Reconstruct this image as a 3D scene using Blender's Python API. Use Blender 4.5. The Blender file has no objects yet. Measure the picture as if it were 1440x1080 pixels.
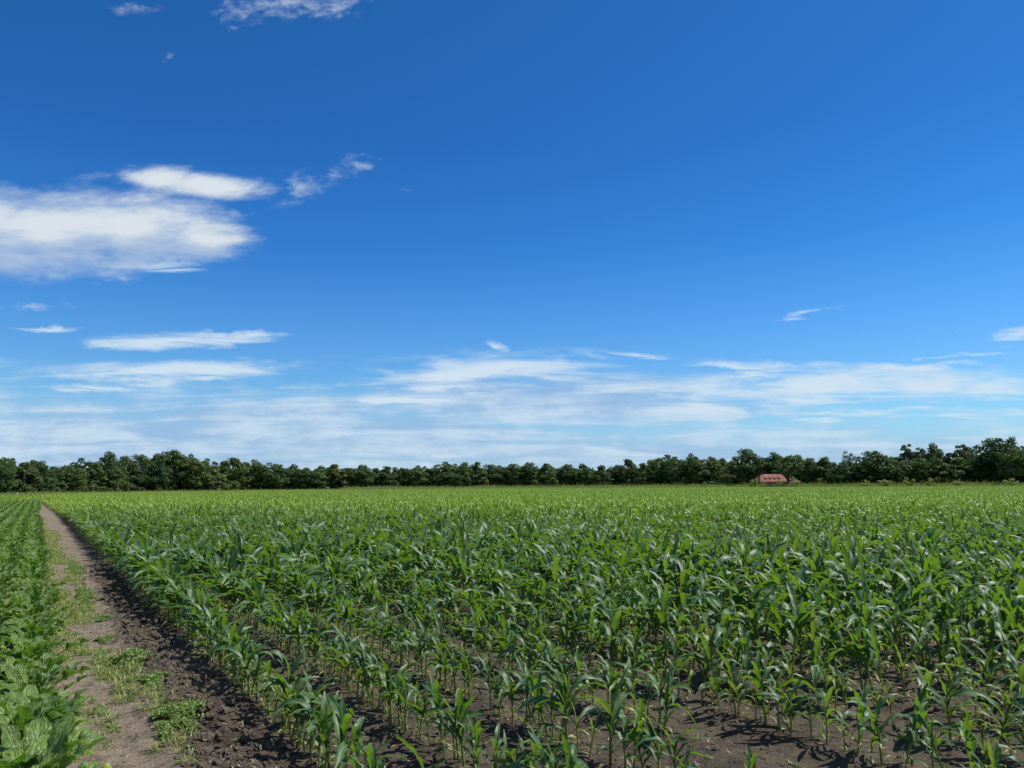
import bpy, math, random
import numpy as np
from mathutils import Vector, Matrix, Euler

# ------------------------------------------------------------------ camera, sky, sun, exposure
S = bpy.context.scene
COL = S.collection
R = math.radians
EYE = 1.72
F_PX = 1081.0                                    # focal length in photo pixels (1440 wide)
cam_d = bpy.data.cameras.new('camera'); cam = bpy.data.objects.new('camera', cam_d); COL.objects.link(cam)
cam_d.sensor_width = 36; cam_d.lens = F_PX / 1440 * 36; cam_d.clip_start = .05; cam_d.clip_end = 20000
CAM_R = Matrix.Rotation(R(90 + 7.48), 3, 'X') @ Matrix.Rotation(R(-.4), 3, 'Z')
cam.matrix_world = Matrix.Translation((0, 0, EYE)) @ CAM_R.to_4x4()
S.camera = cam

SUN_AZ, SUN_EL = 80.0, 59.0                      # degrees to the right of the view axis, above the horizon
sun_dir = Vector((math.sin(R(SUN_AZ)) * math.cos(R(SUN_EL)), math.cos(R(SUN_AZ)) * math.cos(R(SUN_EL)), math.sin(R(SUN_EL))))
sd = bpy.data.lights.new('sun', 'SUN'); sd.energy = 5.0; sd.angle = R(.53); sd.color = (1, .955, .88)
so = bpy.data.objects.new('sun', sd); COL.objects.link(so)
so.rotation_euler = sun_dir.to_track_quat('Z', 'Y').to_euler(); so.location = (20, 10, 40)
S.view_settings.view_transform = 'Standard'; S.view_settings.look = 'None'
S.view_settings.exposure = 0.27; S.view_settings.gamma = 1
S.cycles.max_bounces = 8; S.cycles.diffuse_bounces = 3; S.cycles.glossy_bounces = 3
S.cycles.transmission_bounces = 4; S.cycles.transparent_max_bounces = 4; S.cycles.caustics_reflective = False
S.cycles.use_adaptive_sampling = True

def ray(px, py):                                 # photo pixel -> direction in the world
    return (CAM_R @ Vector(((px - 720) / F_PX, (540 - py) / F_PX, -1))).normalized()
def ground_at(px, py, z=0.0):
    d = ray(px, py); t = (z - EYE) / d.z
    return Vector((d.x * t, d.y * t, z))
def azel(px, py):
    d = ray(px, py); return d.x / d.y, d.z / d.y
def to_px(p):
    q = CAM_R.transposed() @ (Vector(p) - Vector((0, 0, EYE)))
    return (720 + q.x / -q.z * F_PX, 540 - q.y / -q.z * F_PX, -q.z)

class NT:                                        # tiny helper for writing node graphs
    def __init__(s, tree): s.t = tree; s.n = tree.nodes; s.l = tree.links
    def new(s, kind, **kw):
        n = s.n.new(kind)
        for k, v in kw.items(): setattr(n, k, v)
        return n
    def put(s, sock, v):
        if isinstance(v, bpy.types.NodeSocket): s.l.new(v, sock)
        elif v is not None:
            sock.default_value = v
    def math(s, op, a, b=None, c=None, clamp=False):
        n = s.new('ShaderNodeMath', operation=op, use_clamp=clamp)
        s.put(n.inputs[0], a)
        if b is not None: s.put(n.inputs[1], b)
        if c is not None: s.put(n.inputs[2], c)
        return n.outputs[0]
    def vmath(s, op, a, b=None, scale=None):
        n = s.new('ShaderNodeVectorMath', operation=op)
        s.put(n.inputs[0], a)
        if b is not None: s.put(n.inputs[1], b)
        if scale is not None: s.put(n.inputs['Scale'], scale)
        return n.outputs[1] if op in ('LENGTH', 'DOT_PRODUCT', 'DISTANCE') else n.outputs[0]
    def comb(s, x, y, z):
        n = s.new('ShaderNodeCombineXYZ')
        for k, v in zip(range(3), (x, y, z)): s.put(n.inputs[k], v)
        return n.outputs[0]
    def sep(s, v):
        n = s.new('ShaderNodeSeparateXYZ'); s.put(n.inputs[0], v); return n.outputs
    def noise(s, vec, scale, detail=4, rough=.5, dist=0, dims='3D'):
        n = s.new('ShaderNodeTexNoise', noise_dimensions=dims)
        s.put(n.inputs['Vector'], vec)
        n.inputs['Scale'].default_value = scale; n.inputs['Detail'].default_value = detail
        n.inputs['Roughness'].default_value = rough; n.inputs['Distortion'].default_value = dist
        return n.outputs['Fac']
    def smooth(s, v, a, b, lo=0.0, hi=1.0):
        n = s.new('ShaderNodeMapRange', interpolation_type='SMOOTHSTEP')
        s.put(n.inputs['Value'], v)
        n.inputs['From Min'].default_value = a; n.inputs['From Max'].default_value = b
        n.inputs['To Min'].default_value = lo; n.inputs['To Max'].default_value = hi
        return n.outputs[0]
    def mix(s, f, a, b, blend='MIX'):
        n = s.new('ShaderNodeMix', data_type='RGBA', blend_type=blend)
        s.put(n.inputs['Factor'], f)
        for k, v in ((6, a), (7, b)):
            if isinstance(v, bpy.types.NodeSocket): s.l.new(v, n.inputs[k])
            else: n.inputs[k].default_value = (*v, 1) if len(v) == 3 else v
        return n.outputs[2]
    def ramp(s, f, stops):
        n = s.new('ShaderNodeValToRGB'); s.put(n.inputs[0], f)
        e = n.color_ramp.elements
        while len(e) < len(stops): e.new(.5)
        for k, (p, c) in enumerate(stops): e[k].position = p; e[k].color = (*c, 1)
        return n.outputs[0]

SKY_S = .098
def make_world():
    w = bpy.data.worlds.new('World'); S.world = w; w.use_nodes = True
    w.cycles.sampling_method = 'MANUAL'; w.cycles.sample_map_resolution = 512
    T = NT(w.node_tree); T.n.clear()
    out = T.new('ShaderNodeOutputWorld'); bg = T.new('ShaderNodeBackground')
    T.l.new(bg.outputs[0], out.inputs[0]); bg.inputs[1].default_value = SKY_S
    sky = T.new('ShaderNodeTexSky', sky_type='NISHITA', sun_disc=False)
    sky.sun_elevation = R(SUN_EL); sky.sun_rotation = R(SUN_AZ)
    sky.altitude = 0; sky.air_density = 1.0; sky.dust_density = .4; sky.ozone_density = 3.0
    D = T.vmath('NORMALIZE', T.new('ShaderNodeTexCoord').outputs['Generated'])
    x, y, z = T.sep(D)
    el = T.math('ARCSINE', z)
    yy = T.math('MAXIMUM', y, .05); az = T.math('DIVIDE', x, yy); ev = T.math('DIVIDE', z, yy)   # clouds laid out on a vertical plane to the north
    # deeper, more saturated blue than the raw model (dry clear air), easing off towards the horizon
    tint = T.ramp(T.math('MULTIPLY', el, 1.0), SKY_TINT)
    clear = T.mix(1.0, sky.outputs[0], tint, 'MULTIPLY')
    den = T.math('ADD', T.math('MAXIMUM', z, 0), .07)
    Q = T.comb(T.math('DIVIDE', x, den), T.math('DIVIDE', y, den), 0)
    nq = T.noise(Q, 1.7, 7, .62, .4)                       # fine streaky structure of the high cloud
    nq2 = T.noise(T.vmath('ADD', Q, (3.1, 7.7, 1)), .55, 5, .55, .2)
    E = T.comb(az, T.math('MULTIPLY', ev, 1.9), 0)
    E2 = T.comb(T.math('MULTIPLY', az, .6), T.math('MULTIPLY', ev, 1.9), 3.0)
    nc = T.noise(E, 9, 10, .62, .25)                         # puffy structure
    nb = T.noise(E, 3.4, 3, .5)
    # streak noise stretched along the horizon
    nst = T.noise(T.comb(T.math('MULTIPLY', az, 5.0), T.math('MULTIPLY', ev, 50.0), 2.0), 1.0, 7, .6, .5)
    base = T.comb(az, ev, 0)
    wob = T.comb(T.math('MULTIPLY', T.math('SUBTRACT', nc, .5), .10), T.math('MULTIPLY', T.math('SUBTRACT', nb, .5), .04), 0)
    base_w = T.vmath('ADD', base, wob)
    base_s = T.vmath('ADD', base, T.comb(T.math('MULTIPLY', T.math('SUBTRACT', nc, .5), .22), T.math('ADD', T.math('MULTIPLY', T.math('SUBTRACT', nst, .5), .035), T.math('MULTIPLY', T.math('SUBTRACT', nc, .5), .03)), 0))
    def blob(px, py, rx, ry, rot, vec):
        a, e = azel(px, py); a2, _ = azel(px + rx, py); _, e2 = azel(px, py - ry)
        m = T.new('ShaderNodeMapping', vector_type='TEXTURE')
        T.put(m.inputs[0], vec)
        m.inputs['Location'].default_value = (a, e, 0)
        m.inputs['Rotation'].default_value = (0, 0, R(rot))
        m.inputs['Scale'].default_value = (abs(a2 - a), abs(e2 - e), 1)
        return T.math('SUBTRACT', 1.0, T.vmath('LENGTH', m.outputs[0]))
    def field(blobs, vec):
        acc = None
        for b in blobs:
            v = blob(*b[:5], vec)
            if len(b) > 5: v = T.math('ADD', v, (b[5] - 1) * .45)
            acc = v if acc is None else T.math('MAXIMUM', acc, v)
        return acc
    # A: the white fair-weather cloud on the left and its small neighbours
    fA = field([(60, 322, 260, 72, 0), (200, 322, 165, 66, 0), (270, 334, 100, 42, 0), (285, 257, 112, 24, -3, .9), (225, 247, 70, 22, -4, .9), (-40, 305, 200, 60, 0)], base_w)
    fW = field([(425, 258, 75, 30, 12, .8), (470, 245, 60, 24, 10, .7), (505, 229, 60, 18, -2, .8), (410, 4, 160, 36, 2, .75), (345, 27, 50, 28, 0, .7), (460, 10, 120, 30, 0, .6),
                (195, 12, 90, 30, 10, .1), (228, 76, 44, 34, -50, .15), (320, 292, 80, 26, 0, .6), (140, 384, 150, 26, 0, .5), (60, 425, 150, 14, 0, .4), (560, 265, 60, 12, -10, -.2)], base_w)
    nW = T.math('ADD', T.math('MULTIPLY', T.noise(E, 26, 8, .62, .3), .6), T.math('MULTIPLY', nc, .4))
    nA = T.math('ADD', T.math('MULTIPLY', T.noise(E2, 9, 9, .6, .35), .65), T.math('MULTIPLY', T.noise(E2, 24, 8, .6, .2), .35))
    cA = T.math('ADD', T.math('MULTIPLY', fA, 1.5), T.math('MULTIPLY', T.math('SUBTRACT', nA, .53), 2.6))
    aA = T.smooth(cA, -.08, .85)
    cW = T.math('ADD', T.math('MULTIPLY', fW, .8), T.math('MULTIPLY', T.math('SUBTRACT', nW, .54), 4.2))
    aW = T.math('MULTIPLY', T.smooth(cW, .05, 1.3, 0, .8), T.smooth(fW, -.1, .35))
    thick = T.smooth(cA, .2, 1.7)
    # B: long thin streaks
    fB = field([(60, 463, 120, 9, 0, .5), (255, 478, 180, 18, 1, .95), (220, 521, 250, 20, 1, 1.1), (110, 548, 150, 9, 0, .5), (225, 372, 130, 16, 0, .35),
                (420, 545, 90, 8, 0, .6), (705, 486, 50, 14, -8, .45), (690, 519, 230, 20, 5, 1.1), (820, 508, 150, 14, -2, .8),
                (1133, 441, 82, 9, 11, .55), (1440, 474, 70, 22, 8, 1.1), (1290, 541, 320, 34, 0, 1.2), (1170, 540, 110, 15, -6, 1.3),
                (1010, 556, 110, 24, 3, 1.25), (1050, 515, 190, 13, -1, .8), (1300, 515, 200, 9, 0, .7), (750, 520, 420, 46, 0, .6), (1380, 500, 120, 6, 0, .5), (640, 545, 160, 10, 0, .8), (1250, 580, 300, 14, 0, .7), (1390, 545, 140, 26, 0, 1.1), (900, 500, 120, 12, -3, .6), (560, 560, 130, 8, 0, .7)], base_s)
    cB = T.math('ADD', fB, T.math('MULTIPLY', T.math('SUBTRACT', T.math('ADD', T.math('MULTIPLY', nst, .65), T.math('MULTIPLY', nq, .35)), .5), 4.2))
    aB = T.math('MULTIPLY', T.smooth(cB, .0, 1.05), T.smooth(fB, 0, .35, 0, .92))
    # C: greyer sheets just above the horizon
    fC = field([(180, 628, 460, 72, 0, 1.9), (540, 614, 300, 46, 0, 1.7), (770, 566, 260, 36, 0, 2.1), (860, 548, 130, 20, -2, .9), (950, 640, 900, 50, 0, 1.1), (1200, 632, 500, 40, 0, 1.1), (300, 585, 190, 32, 0, 1.6), (440, 577, 130, 26, 0, 1.5),
                (90, 580, 180, 22, 0, 1)], base_w)
    cC = T.math('ADD', fC, T.math('MULTIPLY', T.math('SUBTRACT', T.math('ADD', T.math('MULTIPLY', nst, .45), T.math('ADD', T.math('MULTIPLY', nq2, .2), T.math('MULTIPLY', nc, .35))), .52), 4.4))
    aC = T.smooth(cC, -.35, .95, 0, .85)
    haze = T.smooth(el, R(7), R(-1), 0, .42)
    CS = .80 / SKY_S
    def c(*v): return tuple(k * CS for k in v)
    col = T.mix(haze, clear, c(.40, .62, .92))
    greyC = T.mix(T.smooth(T.math('ADD', T.math('MULTIPLY', nst, .55), T.math('MULTIPLY', nc, .45)), .40, .60), c(.33, .50, .77), c(.62, .76, .90))
    col = T.mix(aC, col, greyC)
    col = T.mix(aB, col, c(.66, .80, .92))
    low = T.smooth(ev, azel(150, 385)[1], azel(150, 318)[1], -.75, 0.0)
    whiteA = T.mix(T.smooth(T.math('ADD', T.math('ADD', thick, low), T.math('MULTIPLY', T.math('SUBTRACT', nA, .5), 2.4)), -.3, .8), c(.44, .57, .76), c(.74, .80, .86))
    col = T.mix(aW, col, c(.62, .72, .84))
    col = T.mix(T.math('MULTIPLY', aA, .97), col, whiteA)
    # unseen broken cloud added behind the camera to soften and whiten the ambient light
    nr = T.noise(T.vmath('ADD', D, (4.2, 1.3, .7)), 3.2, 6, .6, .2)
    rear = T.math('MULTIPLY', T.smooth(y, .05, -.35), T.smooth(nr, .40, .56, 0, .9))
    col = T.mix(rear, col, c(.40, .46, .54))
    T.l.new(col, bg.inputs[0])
SKY_TINT = [(0, (.60, .92, 1.10)), (.1, (.50, .88, 1.15)), (.2, (.33, .78, 1.2)), (.3, (.18, .65, 1.15)), (.43, (.14, .56, 1.05)), (.62, (.14, .56, .99)), (1, (.2, .6, 1.0))]
make_world()

# ------------------------------------------------------------------ helpers
rng = np.random.default_rng(7)
random.seed(7)

def _hash(ix, iy, seed):
    h = (ix.astype(np.int64) * 374761393 + iy.astype(np.int64) * 668265263 + seed * 982451653) & 0xffffffff
    h = ((h ^ (h >> 13)) * 1274126177) & 0xffffffff
    return ((h ^ (h >> 16)) & 0xffff) / 65535.0
def vnoise(x, y, seed=0):
    x = np.asarray(x, float); y = np.asarray(y, float)
    ix = np.floor(x); iy = np.floor(y); fx = x - ix; fy = y - iy
    fx = fx * fx * (3 - 2 * fx); fy = fy * fy * (3 - 2 * fy)
    a = _hash(ix, iy, seed); b = _hash(ix + 1, iy, seed); c = _hash(ix, iy + 1, seed); d = _hash(ix + 1, iy + 1, seed)
    return (a + (b - a) * fx) * (1 - fy) + (c + (d - c) * fx) * fy
def fbm(x, y, seed=0, octv=4):
    s = 0; a = .5
    for k in range(octv):
        s = s + a * vnoise(x * 2 ** k, y * 2 ** k, seed + k); a *= .5
    return s

class MB:
    """collects faces with uv, a tint colour and material indices"""
    def __init__(s): s.v = []; s.f = []; s.uv = []; s.c = []; s.m = []; s.n = 0
    def add(s, verts, faces, uvs, tint, mat=0):
        verts = np.asarray(verts, float); faces = np.asarray(faces, int)
        s.v.append(verts); s.f.append(faces + s.n); s.n += len(verts)
        s.uv.append(np.asarray(uvs, float)[faces]); s.c.append(np.broadcast_to(np.asarray(tint, float), (len(faces), 4)))
        s.m.append(np.full(len(faces), mat))
    def grid(s, P, tint, mat=0, uv=None):
        n, m = P.shape[:2]
        i = np.arange(n - 1)[:, None] * m + np.arange(m - 1)[None]
        F = np.stack([i, i + 1, i + m + 1, i + m], -1).reshape(-1, 4)
        if uv is None:
            V, U = np.meshgrid(np.linspace(0, 1, n), np.linspace(0, 1, m), indexing='ij')
            uv = np.stack([U, V], -1)
        s.add(P.reshape(-1, 3), F, uv.reshape(-1, 2), tint, mat)
    def tube(s, pts, rad, sides=6, tint=(.5, 0, 0, 1), mat=0, flat=1.0):
        pts = np.asarray(pts, float); rad = np.broadcast_to(np.asarray(rad, float), (len(pts),))
        t = np.gradient(pts, axis=0); t /= np.linalg.norm(t, axis=1)[:, None] + 1e-9
        up = np.where(np.abs(t[:, 2:3]) > .9, [[1., 0, 0]], [[0, 0, 1.]])
        a = np.cross(t, up); a /= np.linalg.norm(a, axis=1)[:, None]; b = np.cross(t, a)
        th = np.linspace(0, 2 * math.pi, sides + 1)
        P = pts[:, None] + rad[:, None, None] * (np.cos(th)[None, :, None] * a[:, None] + flat * np.sin(th)[None, :, None] * b[:, None])
        s.grid(P, tint, mat)
    def merge(s, o, M=None, mat=None):
        for v, f, uv, c, m in zip(o.v, o.f, o.uv, o.c, o.m): pass
        V, F, UV, C, Mi = o.arrays()
        if M is not None: V = V @ M[:3, :3].T + M[:3, 3]
        s.v.append(V); s.f.append(F + s.n); s.n += len(V); s.uv.append(UV); s.c.append(C); s.m.append(Mi)
    def arrays(s):
        return (np.concatenate(s.v), np.concatenate(s.f), np.concatenate(s.uv), np.concatenate(s.c), np.concatenate(s.m))
    def mesh(s, name, mats, smooth=True):
        V, F, UV, C, Mi = s.arrays()
        me = bpy.data.meshes.new(name)
        k = F.shape[1]
        me.vertices.add(len(V)); me.vertices.foreach_set('co', V.ravel())
        me.loops.add(F.size); me.loops.foreach_set('vertex_index', F.ravel().astype(np.int32))
        me.polygons.add(len(F)); me.polygons.foreach_set('loop_start', np.arange(0, F.size, k, dtype=np.int32))
        me.polygons.foreach_set('material_index', Mi.astype(np.int32))
        me.polygons.foreach_set('use_smooth', np.full(len(F), smooth))
        me.update(calc_edges=True)
        uvl = me.uv_layers.new(name='UVMap'); uvl.data.foreach_set('uv', UV.ravel())
        ca = me.color_attributes.new('tint', 'FLOAT_COLOR', 'CORNER')
        ca.data.foreach_set('color', np.repeat(C, k, axis=0).ravel())
        for m in mats: me.materials.append(m)
        return me

def link(name, me, parent=None, col=COL):
    o = bpy.data.objects.new(name, me); col.objects.link(o)
    if parent is not None: o.parent = parent
    return o
def empty(name, loc=(0, 0, 0), rz=0):
    o = bpy.data.objects.new(name, None); COL.objects.link(o); o.location = loc; o.rotation_euler = (0, 0, rz)
    o.empty_display_size = .1
    return o
def tag(o, label=None, cat=None, group=None, kind=None):
    if label: o['label'] = label
    if cat: o['category'] = cat
    if group: o['group'] = group
    if kind: o['kind'] = kind
    return o
ORD = ['zeroth', 'first', 'second', 'third', 'fourth', 'fifth', 'sixth', 'seventh', 'eighth', 'ninth', 'tenth', 'eleventh', 'twelfth', 'thirteenth',
       'fourteenth', 'fifteenth', 'sixteenth', 'seventeenth', 'eighteenth', 'nineteenth']
TENS = {2: 'twent', 3: 'thirt', 4: 'fort', 5: 'fift', 6: 'sixt', 7: 'sevent', 8: 'eight', 9: 'ninet'}
def ordinal(n):
    if n < 20: return ORD[n]
    if n >= 100: return 'hundredth' if n == 100 else 'hundred and ' + ordinal(n - 100)
    return TENS[n // 10] + ('ieth' if n % 10 == 0 else 'y-' + ORD[n % 10])

# stuff made of many copies: one mesh of points, protos instanced on it
def scatter(name, protos, pts, rot, scl, idx, label=None, cat=None):
    pc = bpy.data.collections.new(name + '_source')
    for k, me in enumerate(protos):
        pc.objects.link(bpy.data.objects.new('source_%02d_%s' % (k, name), me))
    me = bpy.data.meshes.new(name); me.vertices.add(len(pts)); me.vertices.foreach_set('co', np.asarray(pts, float).ravel())
    for nm, ty, val, key in (('rot', 'FLOAT_VECTOR', rot, 'vector'), ('scl', 'FLOAT_VECTOR', scl, 'vector'), ('idx', 'INT', idx, 'value')):
        a = me.attributes.new(nm, ty, 'POINT')
        a.data.foreach_set(key, np.ascontiguousarray(val, dtype=np.int32 if ty == 'INT' else np.float32).ravel())
    o = link(name, me)
    g = bpy.data.node_groups.new(name, 'GeometryNodeTree')
    g.interface.new_socket('Geometry', in_out='INPUT', socket_type='NodeSocketGeometry')
    g.interface.new_socket('Geometry', in_out='OUTPUT', socket_type='NodeSocketGeometry')
    N = g.nodes; gi = N.new('NodeGroupInput'); go = N.new('NodeGroupOutput'); ip = N.new('GeometryNodeInstanceOnPoints')
    ci = N.new('GeometryNodeCollectionInfo'); ci.inputs['Collection'].default_value = pc
    ci.inputs['Separate Children'].default_value = True; ci.inputs['Reset Children'].default_value = True
    ip.inputs['Pick Instance'].default_value = True
    L = g.links
    L.new(gi.outputs[0], ip.inputs['Points']); L.new(ci.outputs[0], ip.inputs['Instance'])
    def attr(nm, ty):
        n = N.new('GeometryNodeInputNamedAttribute'); n.data_type = ty; n.inputs['Name'].default_value = nm; return n.outputs[0]
    L.new(attr('idx', 'INT'), ip.inputs['Instance Index'])
    L.new(attr('rot', 'FLOAT_VECTOR'), ip.inputs['Rotation']); L.new(attr('scl', 'FLOAT_VECTOR'), ip.inputs['Scale'])
    L.new(ip.outputs[0], go.inputs[0])
    md = o.modifiers.new('scatter', 'NODES'); md.node_group = g
    tag(o, label, cat, kind='stuff')
    return o

# ------------------------------------------------------------------ materials
def material(name):
    m = bpy.data.materials.new(name); m.use_nodes = True; T = NT(m.node_tree); T.n.clear()
    out = T.new('ShaderNodeOutputMaterial')
    return m, T, out
def leaf_material(name, dark, mid, yellow, rib, transl, t_amt=.36, rough=.4, rib_w=.055, stripes=60, bump=0.0, spec=.5, far=None, veins=False):
    m, T, out = material(name)
    at = T.new('ShaderNodeAttribute', attribute_name='tint'); r, g, b = T.sep(at.outputs['Color'])
    uv = T.new('ShaderNodeTexCoord').outputs['UV']; u, v, _ = T.sep(uv)
    oi = T.new('ShaderNodeObjectInfo').outputs['Random']
    geo = T.new('ShaderNodeNewGeometry').outputs['Position']
    wn = T.noise(geo, .13, 3, .55)
    f = T.math('ADD', T.math('MULTIPLY', r, .55), T.math('ADD', T.math('MULTIPLY', oi, .25), T.math('MULTIPLY', wn, .35)), clamp=True)
    base = T.mix(f, dark, mid)
    if far:                                       # leaf colour turns paler and yellower deeper in the field
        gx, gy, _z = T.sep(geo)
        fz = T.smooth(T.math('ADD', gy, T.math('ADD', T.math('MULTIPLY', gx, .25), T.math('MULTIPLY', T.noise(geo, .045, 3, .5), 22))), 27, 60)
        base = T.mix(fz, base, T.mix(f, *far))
    fine = T.noise(T.comb(T.math('MULTIPLY', u, stripes), T.math('MULTIPLY', v, 3.0), r), 1.0, 2, .6)
    base = T.mix(T.math('MULTIPLY', T.smooth(fine, .35, .7), .28), base, tuple(min(1, k * 1.7) for k in mid))
    base = T.mix(T.math('MULTIPLY', g, T.smooth(T.math('ADD', v, T.math('MULTIPLY', fine, .5)), 0, 1.2, .55, 1), clamp=True), base, yellow)
    d = T.math('ABSOLUTE', T.math('SUBTRACT', u, .5))
    ribf = T.math('MULTIPLY', T.smooth(d, rib_w, rib_w * .35), T.smooth(v, 1.0, .3, .25, .9))
    if veins:
        cr0 = T.noise(T.comb(T.math('MULTIPLY', u, 6), T.math('MULTIPLY', v, 7), T.math('MULTIPLY', r, 9)), 1.0, 2, .5)
        vw = T.math('ABSOLUTE', T.math('SINE', T.math('SUBTRACT', T.math('MULTIPLY', v, 14.0), T.math('ADD', T.math('MULTIPLY', d, 19.0), T.math('MULTIPLY', cr0, 5.0)))))
        vein = T.smooth(vw, .22, .0)
        base = T.mix(T.math('MULTIPLY', vein, .26), base, rib)
    base = T.mix(ribf, base, rib)
    if far: base = T.mix(T.math('MULTIPLY', T.smooth(T.math('ADD', v, T.math('MULTIPLY', r, .08)), .96, 1.0), .8), base, (.32, .25, .12))
    base = T.mix(b, base, (.30, .22, .11))
    p = T.new('ShaderNodeBsdfPrincipled'); T.put(p.inputs['Base Color'], base)
    p.inputs['Roughness'].default_value = rough; p.inputs['Specular IOR Level'].default_value = spec
    tr = T.new('ShaderNodeBsdfTranslucent')
    tc = T.mix(T.math('MULTIPLY', g, .8), T.mix(f, transl, tuple(min(1, k * 1.35) for k in transl)), tuple(min(1, k * 1.6) for k in yellow))
    tc = T.mix(b, tc, (.2, .13, .05))
    T.put(tr.inputs[0], tc)
    if bump:
        bn = T.new('ShaderNodeBump'); bn.inputs['Strength'].default_value = bump; bn.inputs['Distance'].default_value = .01
        cr = T.noise(T.comb(T.math('MULTIPLY', u, 9), T.math('MULTIPLY', v, 14), r), 1.0, 3, .5)
        if veins: cr = T.math('ADD', T.math('MULTIPLY', cr, .8), T.math('MULTIPLY', T.math('SQRT', vw), .42))
        T.put(bn.inputs['Height'], cr); T.l.new(bn.outputs[0], p.inputs['Normal']); T.l.new(bn.outputs[0], tr.inputs['Normal'])
    mx = T.new('ShaderNodeMixShader'); mx.inputs[0].default_value = t_amt
    T.l.new(p.outputs[0], mx.inputs[1]); T.l.new(tr.outputs[0], mx.inputs[2]); T.l.new(mx.outputs[0], out.inputs[0])
    return m
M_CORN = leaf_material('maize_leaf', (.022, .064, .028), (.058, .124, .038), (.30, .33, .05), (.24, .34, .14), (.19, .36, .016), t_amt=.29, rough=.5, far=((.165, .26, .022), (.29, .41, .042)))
M_STALK = leaf_material('maize_stalk', (.09, .17, .04), (.15, .24, .05), (.36, .34, .08), (.12, .2, .05), (.2, .33, .05), t_amt=.15, rough=.45, rib_w=.01)
M_BEET = leaf_material('beet_leaf', (.034, .080, .014), (.120, .195, .034), (.30, .36, .05), (.28, .38, .12), (.16, .34, .02), t_amt=.28, rough=.42, rib_w=.045, stripes=7, bump=1.0, veins=True)
M_PETIOLE = leaf_material('beet_petiole', (.12, .22, .05), (.19, .30, .08), (.30, .36, .05), (.26, .38, .10), (.16, .36, .015), t_amt=.1, rough=.4)
M_WEED = leaf_material('weed_leaf', (.055, .115, .022), (.13, .20, .045), (.34, .30, .10), (.12, .2, .04), (.16, .34, .02), t_amt=.3, rough=.5, rib_w=.03)
M_GRASS = leaf_material('grass_blade', (.08, .14, .025), (.16, .22, .05), (.40, .33, .14), (.2, .26, .08), (.2, .32, .04), t_amt=.3, rough=.5, rib_w=.02)
M_STRAW = leaf_material('straw', (.30, .24, .15), (.50, .42, .28), (.45, .36, .2), (.45, .36, .2), (.3, .25, .1), t_amt=.1, rough=.7, rib_w=.01)

def crown_material(name, dark, light, transl, t_amt=.28, dry=(.13, .12, .03), dm=.5):
    m, T, out = material(name)
    at = T.new('ShaderNodeAttribute', attribute_name='tint'); r, g, b = T.sep(at.outputs['Color'])
    oi = T.new('ShaderNodeObjectInfo').outputs['Random']
    f = T.math('ADD', T.math('MULTIPLY', r, .7), T.math('MULTIPLY', oi, .45), clamp=True)
    base = T.mix(f, dark, light)
    base = T.mix(T.smooth(oi, .72, .95, 0, .5), base, (.125, .165, .045))
    base = T.mix(T.smooth(oi, .25, .05, 0, .55), base, (.030, .070, .030))
    base = T.mix(T.math('MULTIPLY', g, dm), base, dry)
    p = T.new('ShaderNodeBsdfPrincipled'); T.put(p.inputs['Base Color'], base)
    p.inputs['Roughness'].default_value = .6; p.inputs['Specular IOR Level'].default_value = .3
    tr = T.new('ShaderNodeBsdfTranslucent'); tr.inputs[0].default_value = (*transl, 1)
    mx = T.new('ShaderNodeMixShader'); mx.inputs[0].default_value = t_amt
    T.l.new(p.outputs[0], mx.inputs[1]); T.l.new(tr.outputs[0], mx.inputs[2]); T.l.new(mx.outputs[0], out.inputs[0])
    return m
M_OAK = crown_material('oak_foliage', (.028, .062, .018), (.076, .138, .038), (.07, .15, .02))
M_ASH = crown_material('ash_foliage', (.048, .086, .024), (.125, .182, .050), (.11, .18, .03))
M_POPLAR = crown_material('poplar_foliage', (.080, .11, .055), (.17, .20, .11), (.10, .15, .04))
M_BUSH = crown_material('bush_foliage', (.17, .235, .05), (.34, .40, .12), (.26, .34, .06), t_amt=.42, dry=(.42, .35, .18), dm=.8)
def plain(name, c1, c2, scale=8, rough=.85, bump=.3, bdist=.02, detail=5, obj=True):
    m, T, out = material(name)
    tc = T.new('ShaderNodeTexCoord').outputs['Object']
    n = T.noise(tc, scale, detail, .6)
    p = T.new('ShaderNodeBsdfPrincipled'); T.put(p.inputs['Base Color'], T.mix(T.smooth(n, .3, .7), c1, c2))
    p.inputs['Roughness'].default_value = rough
    bn = T.new('ShaderNodeBump'); bn.inputs['Strength'].default_value = bump; bn.inputs['Distance'].default_value = bdist
    T.put(bn.inputs['Height'], n); T.l.new(bn.outputs[0], p.inputs['Normal']); T.l.new(p.outputs[0], out.inputs[0])
    return m
M_BARK = plain('bark', (.05, .04, .03), (.12, .10, .08), 3)
M_PALEBARK = plain('pale_bark', (.35, .33, .29), (.55, .53, .48), 3)
M_CLOD = plain('soil_clod', (.055, .040, .028), (.16, .125, .095), 9, .95, .7, .02)
M_PEBBLE = plain('pebble', (.28, .24, .2), (.5, .46, .4), 9, .8)

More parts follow.
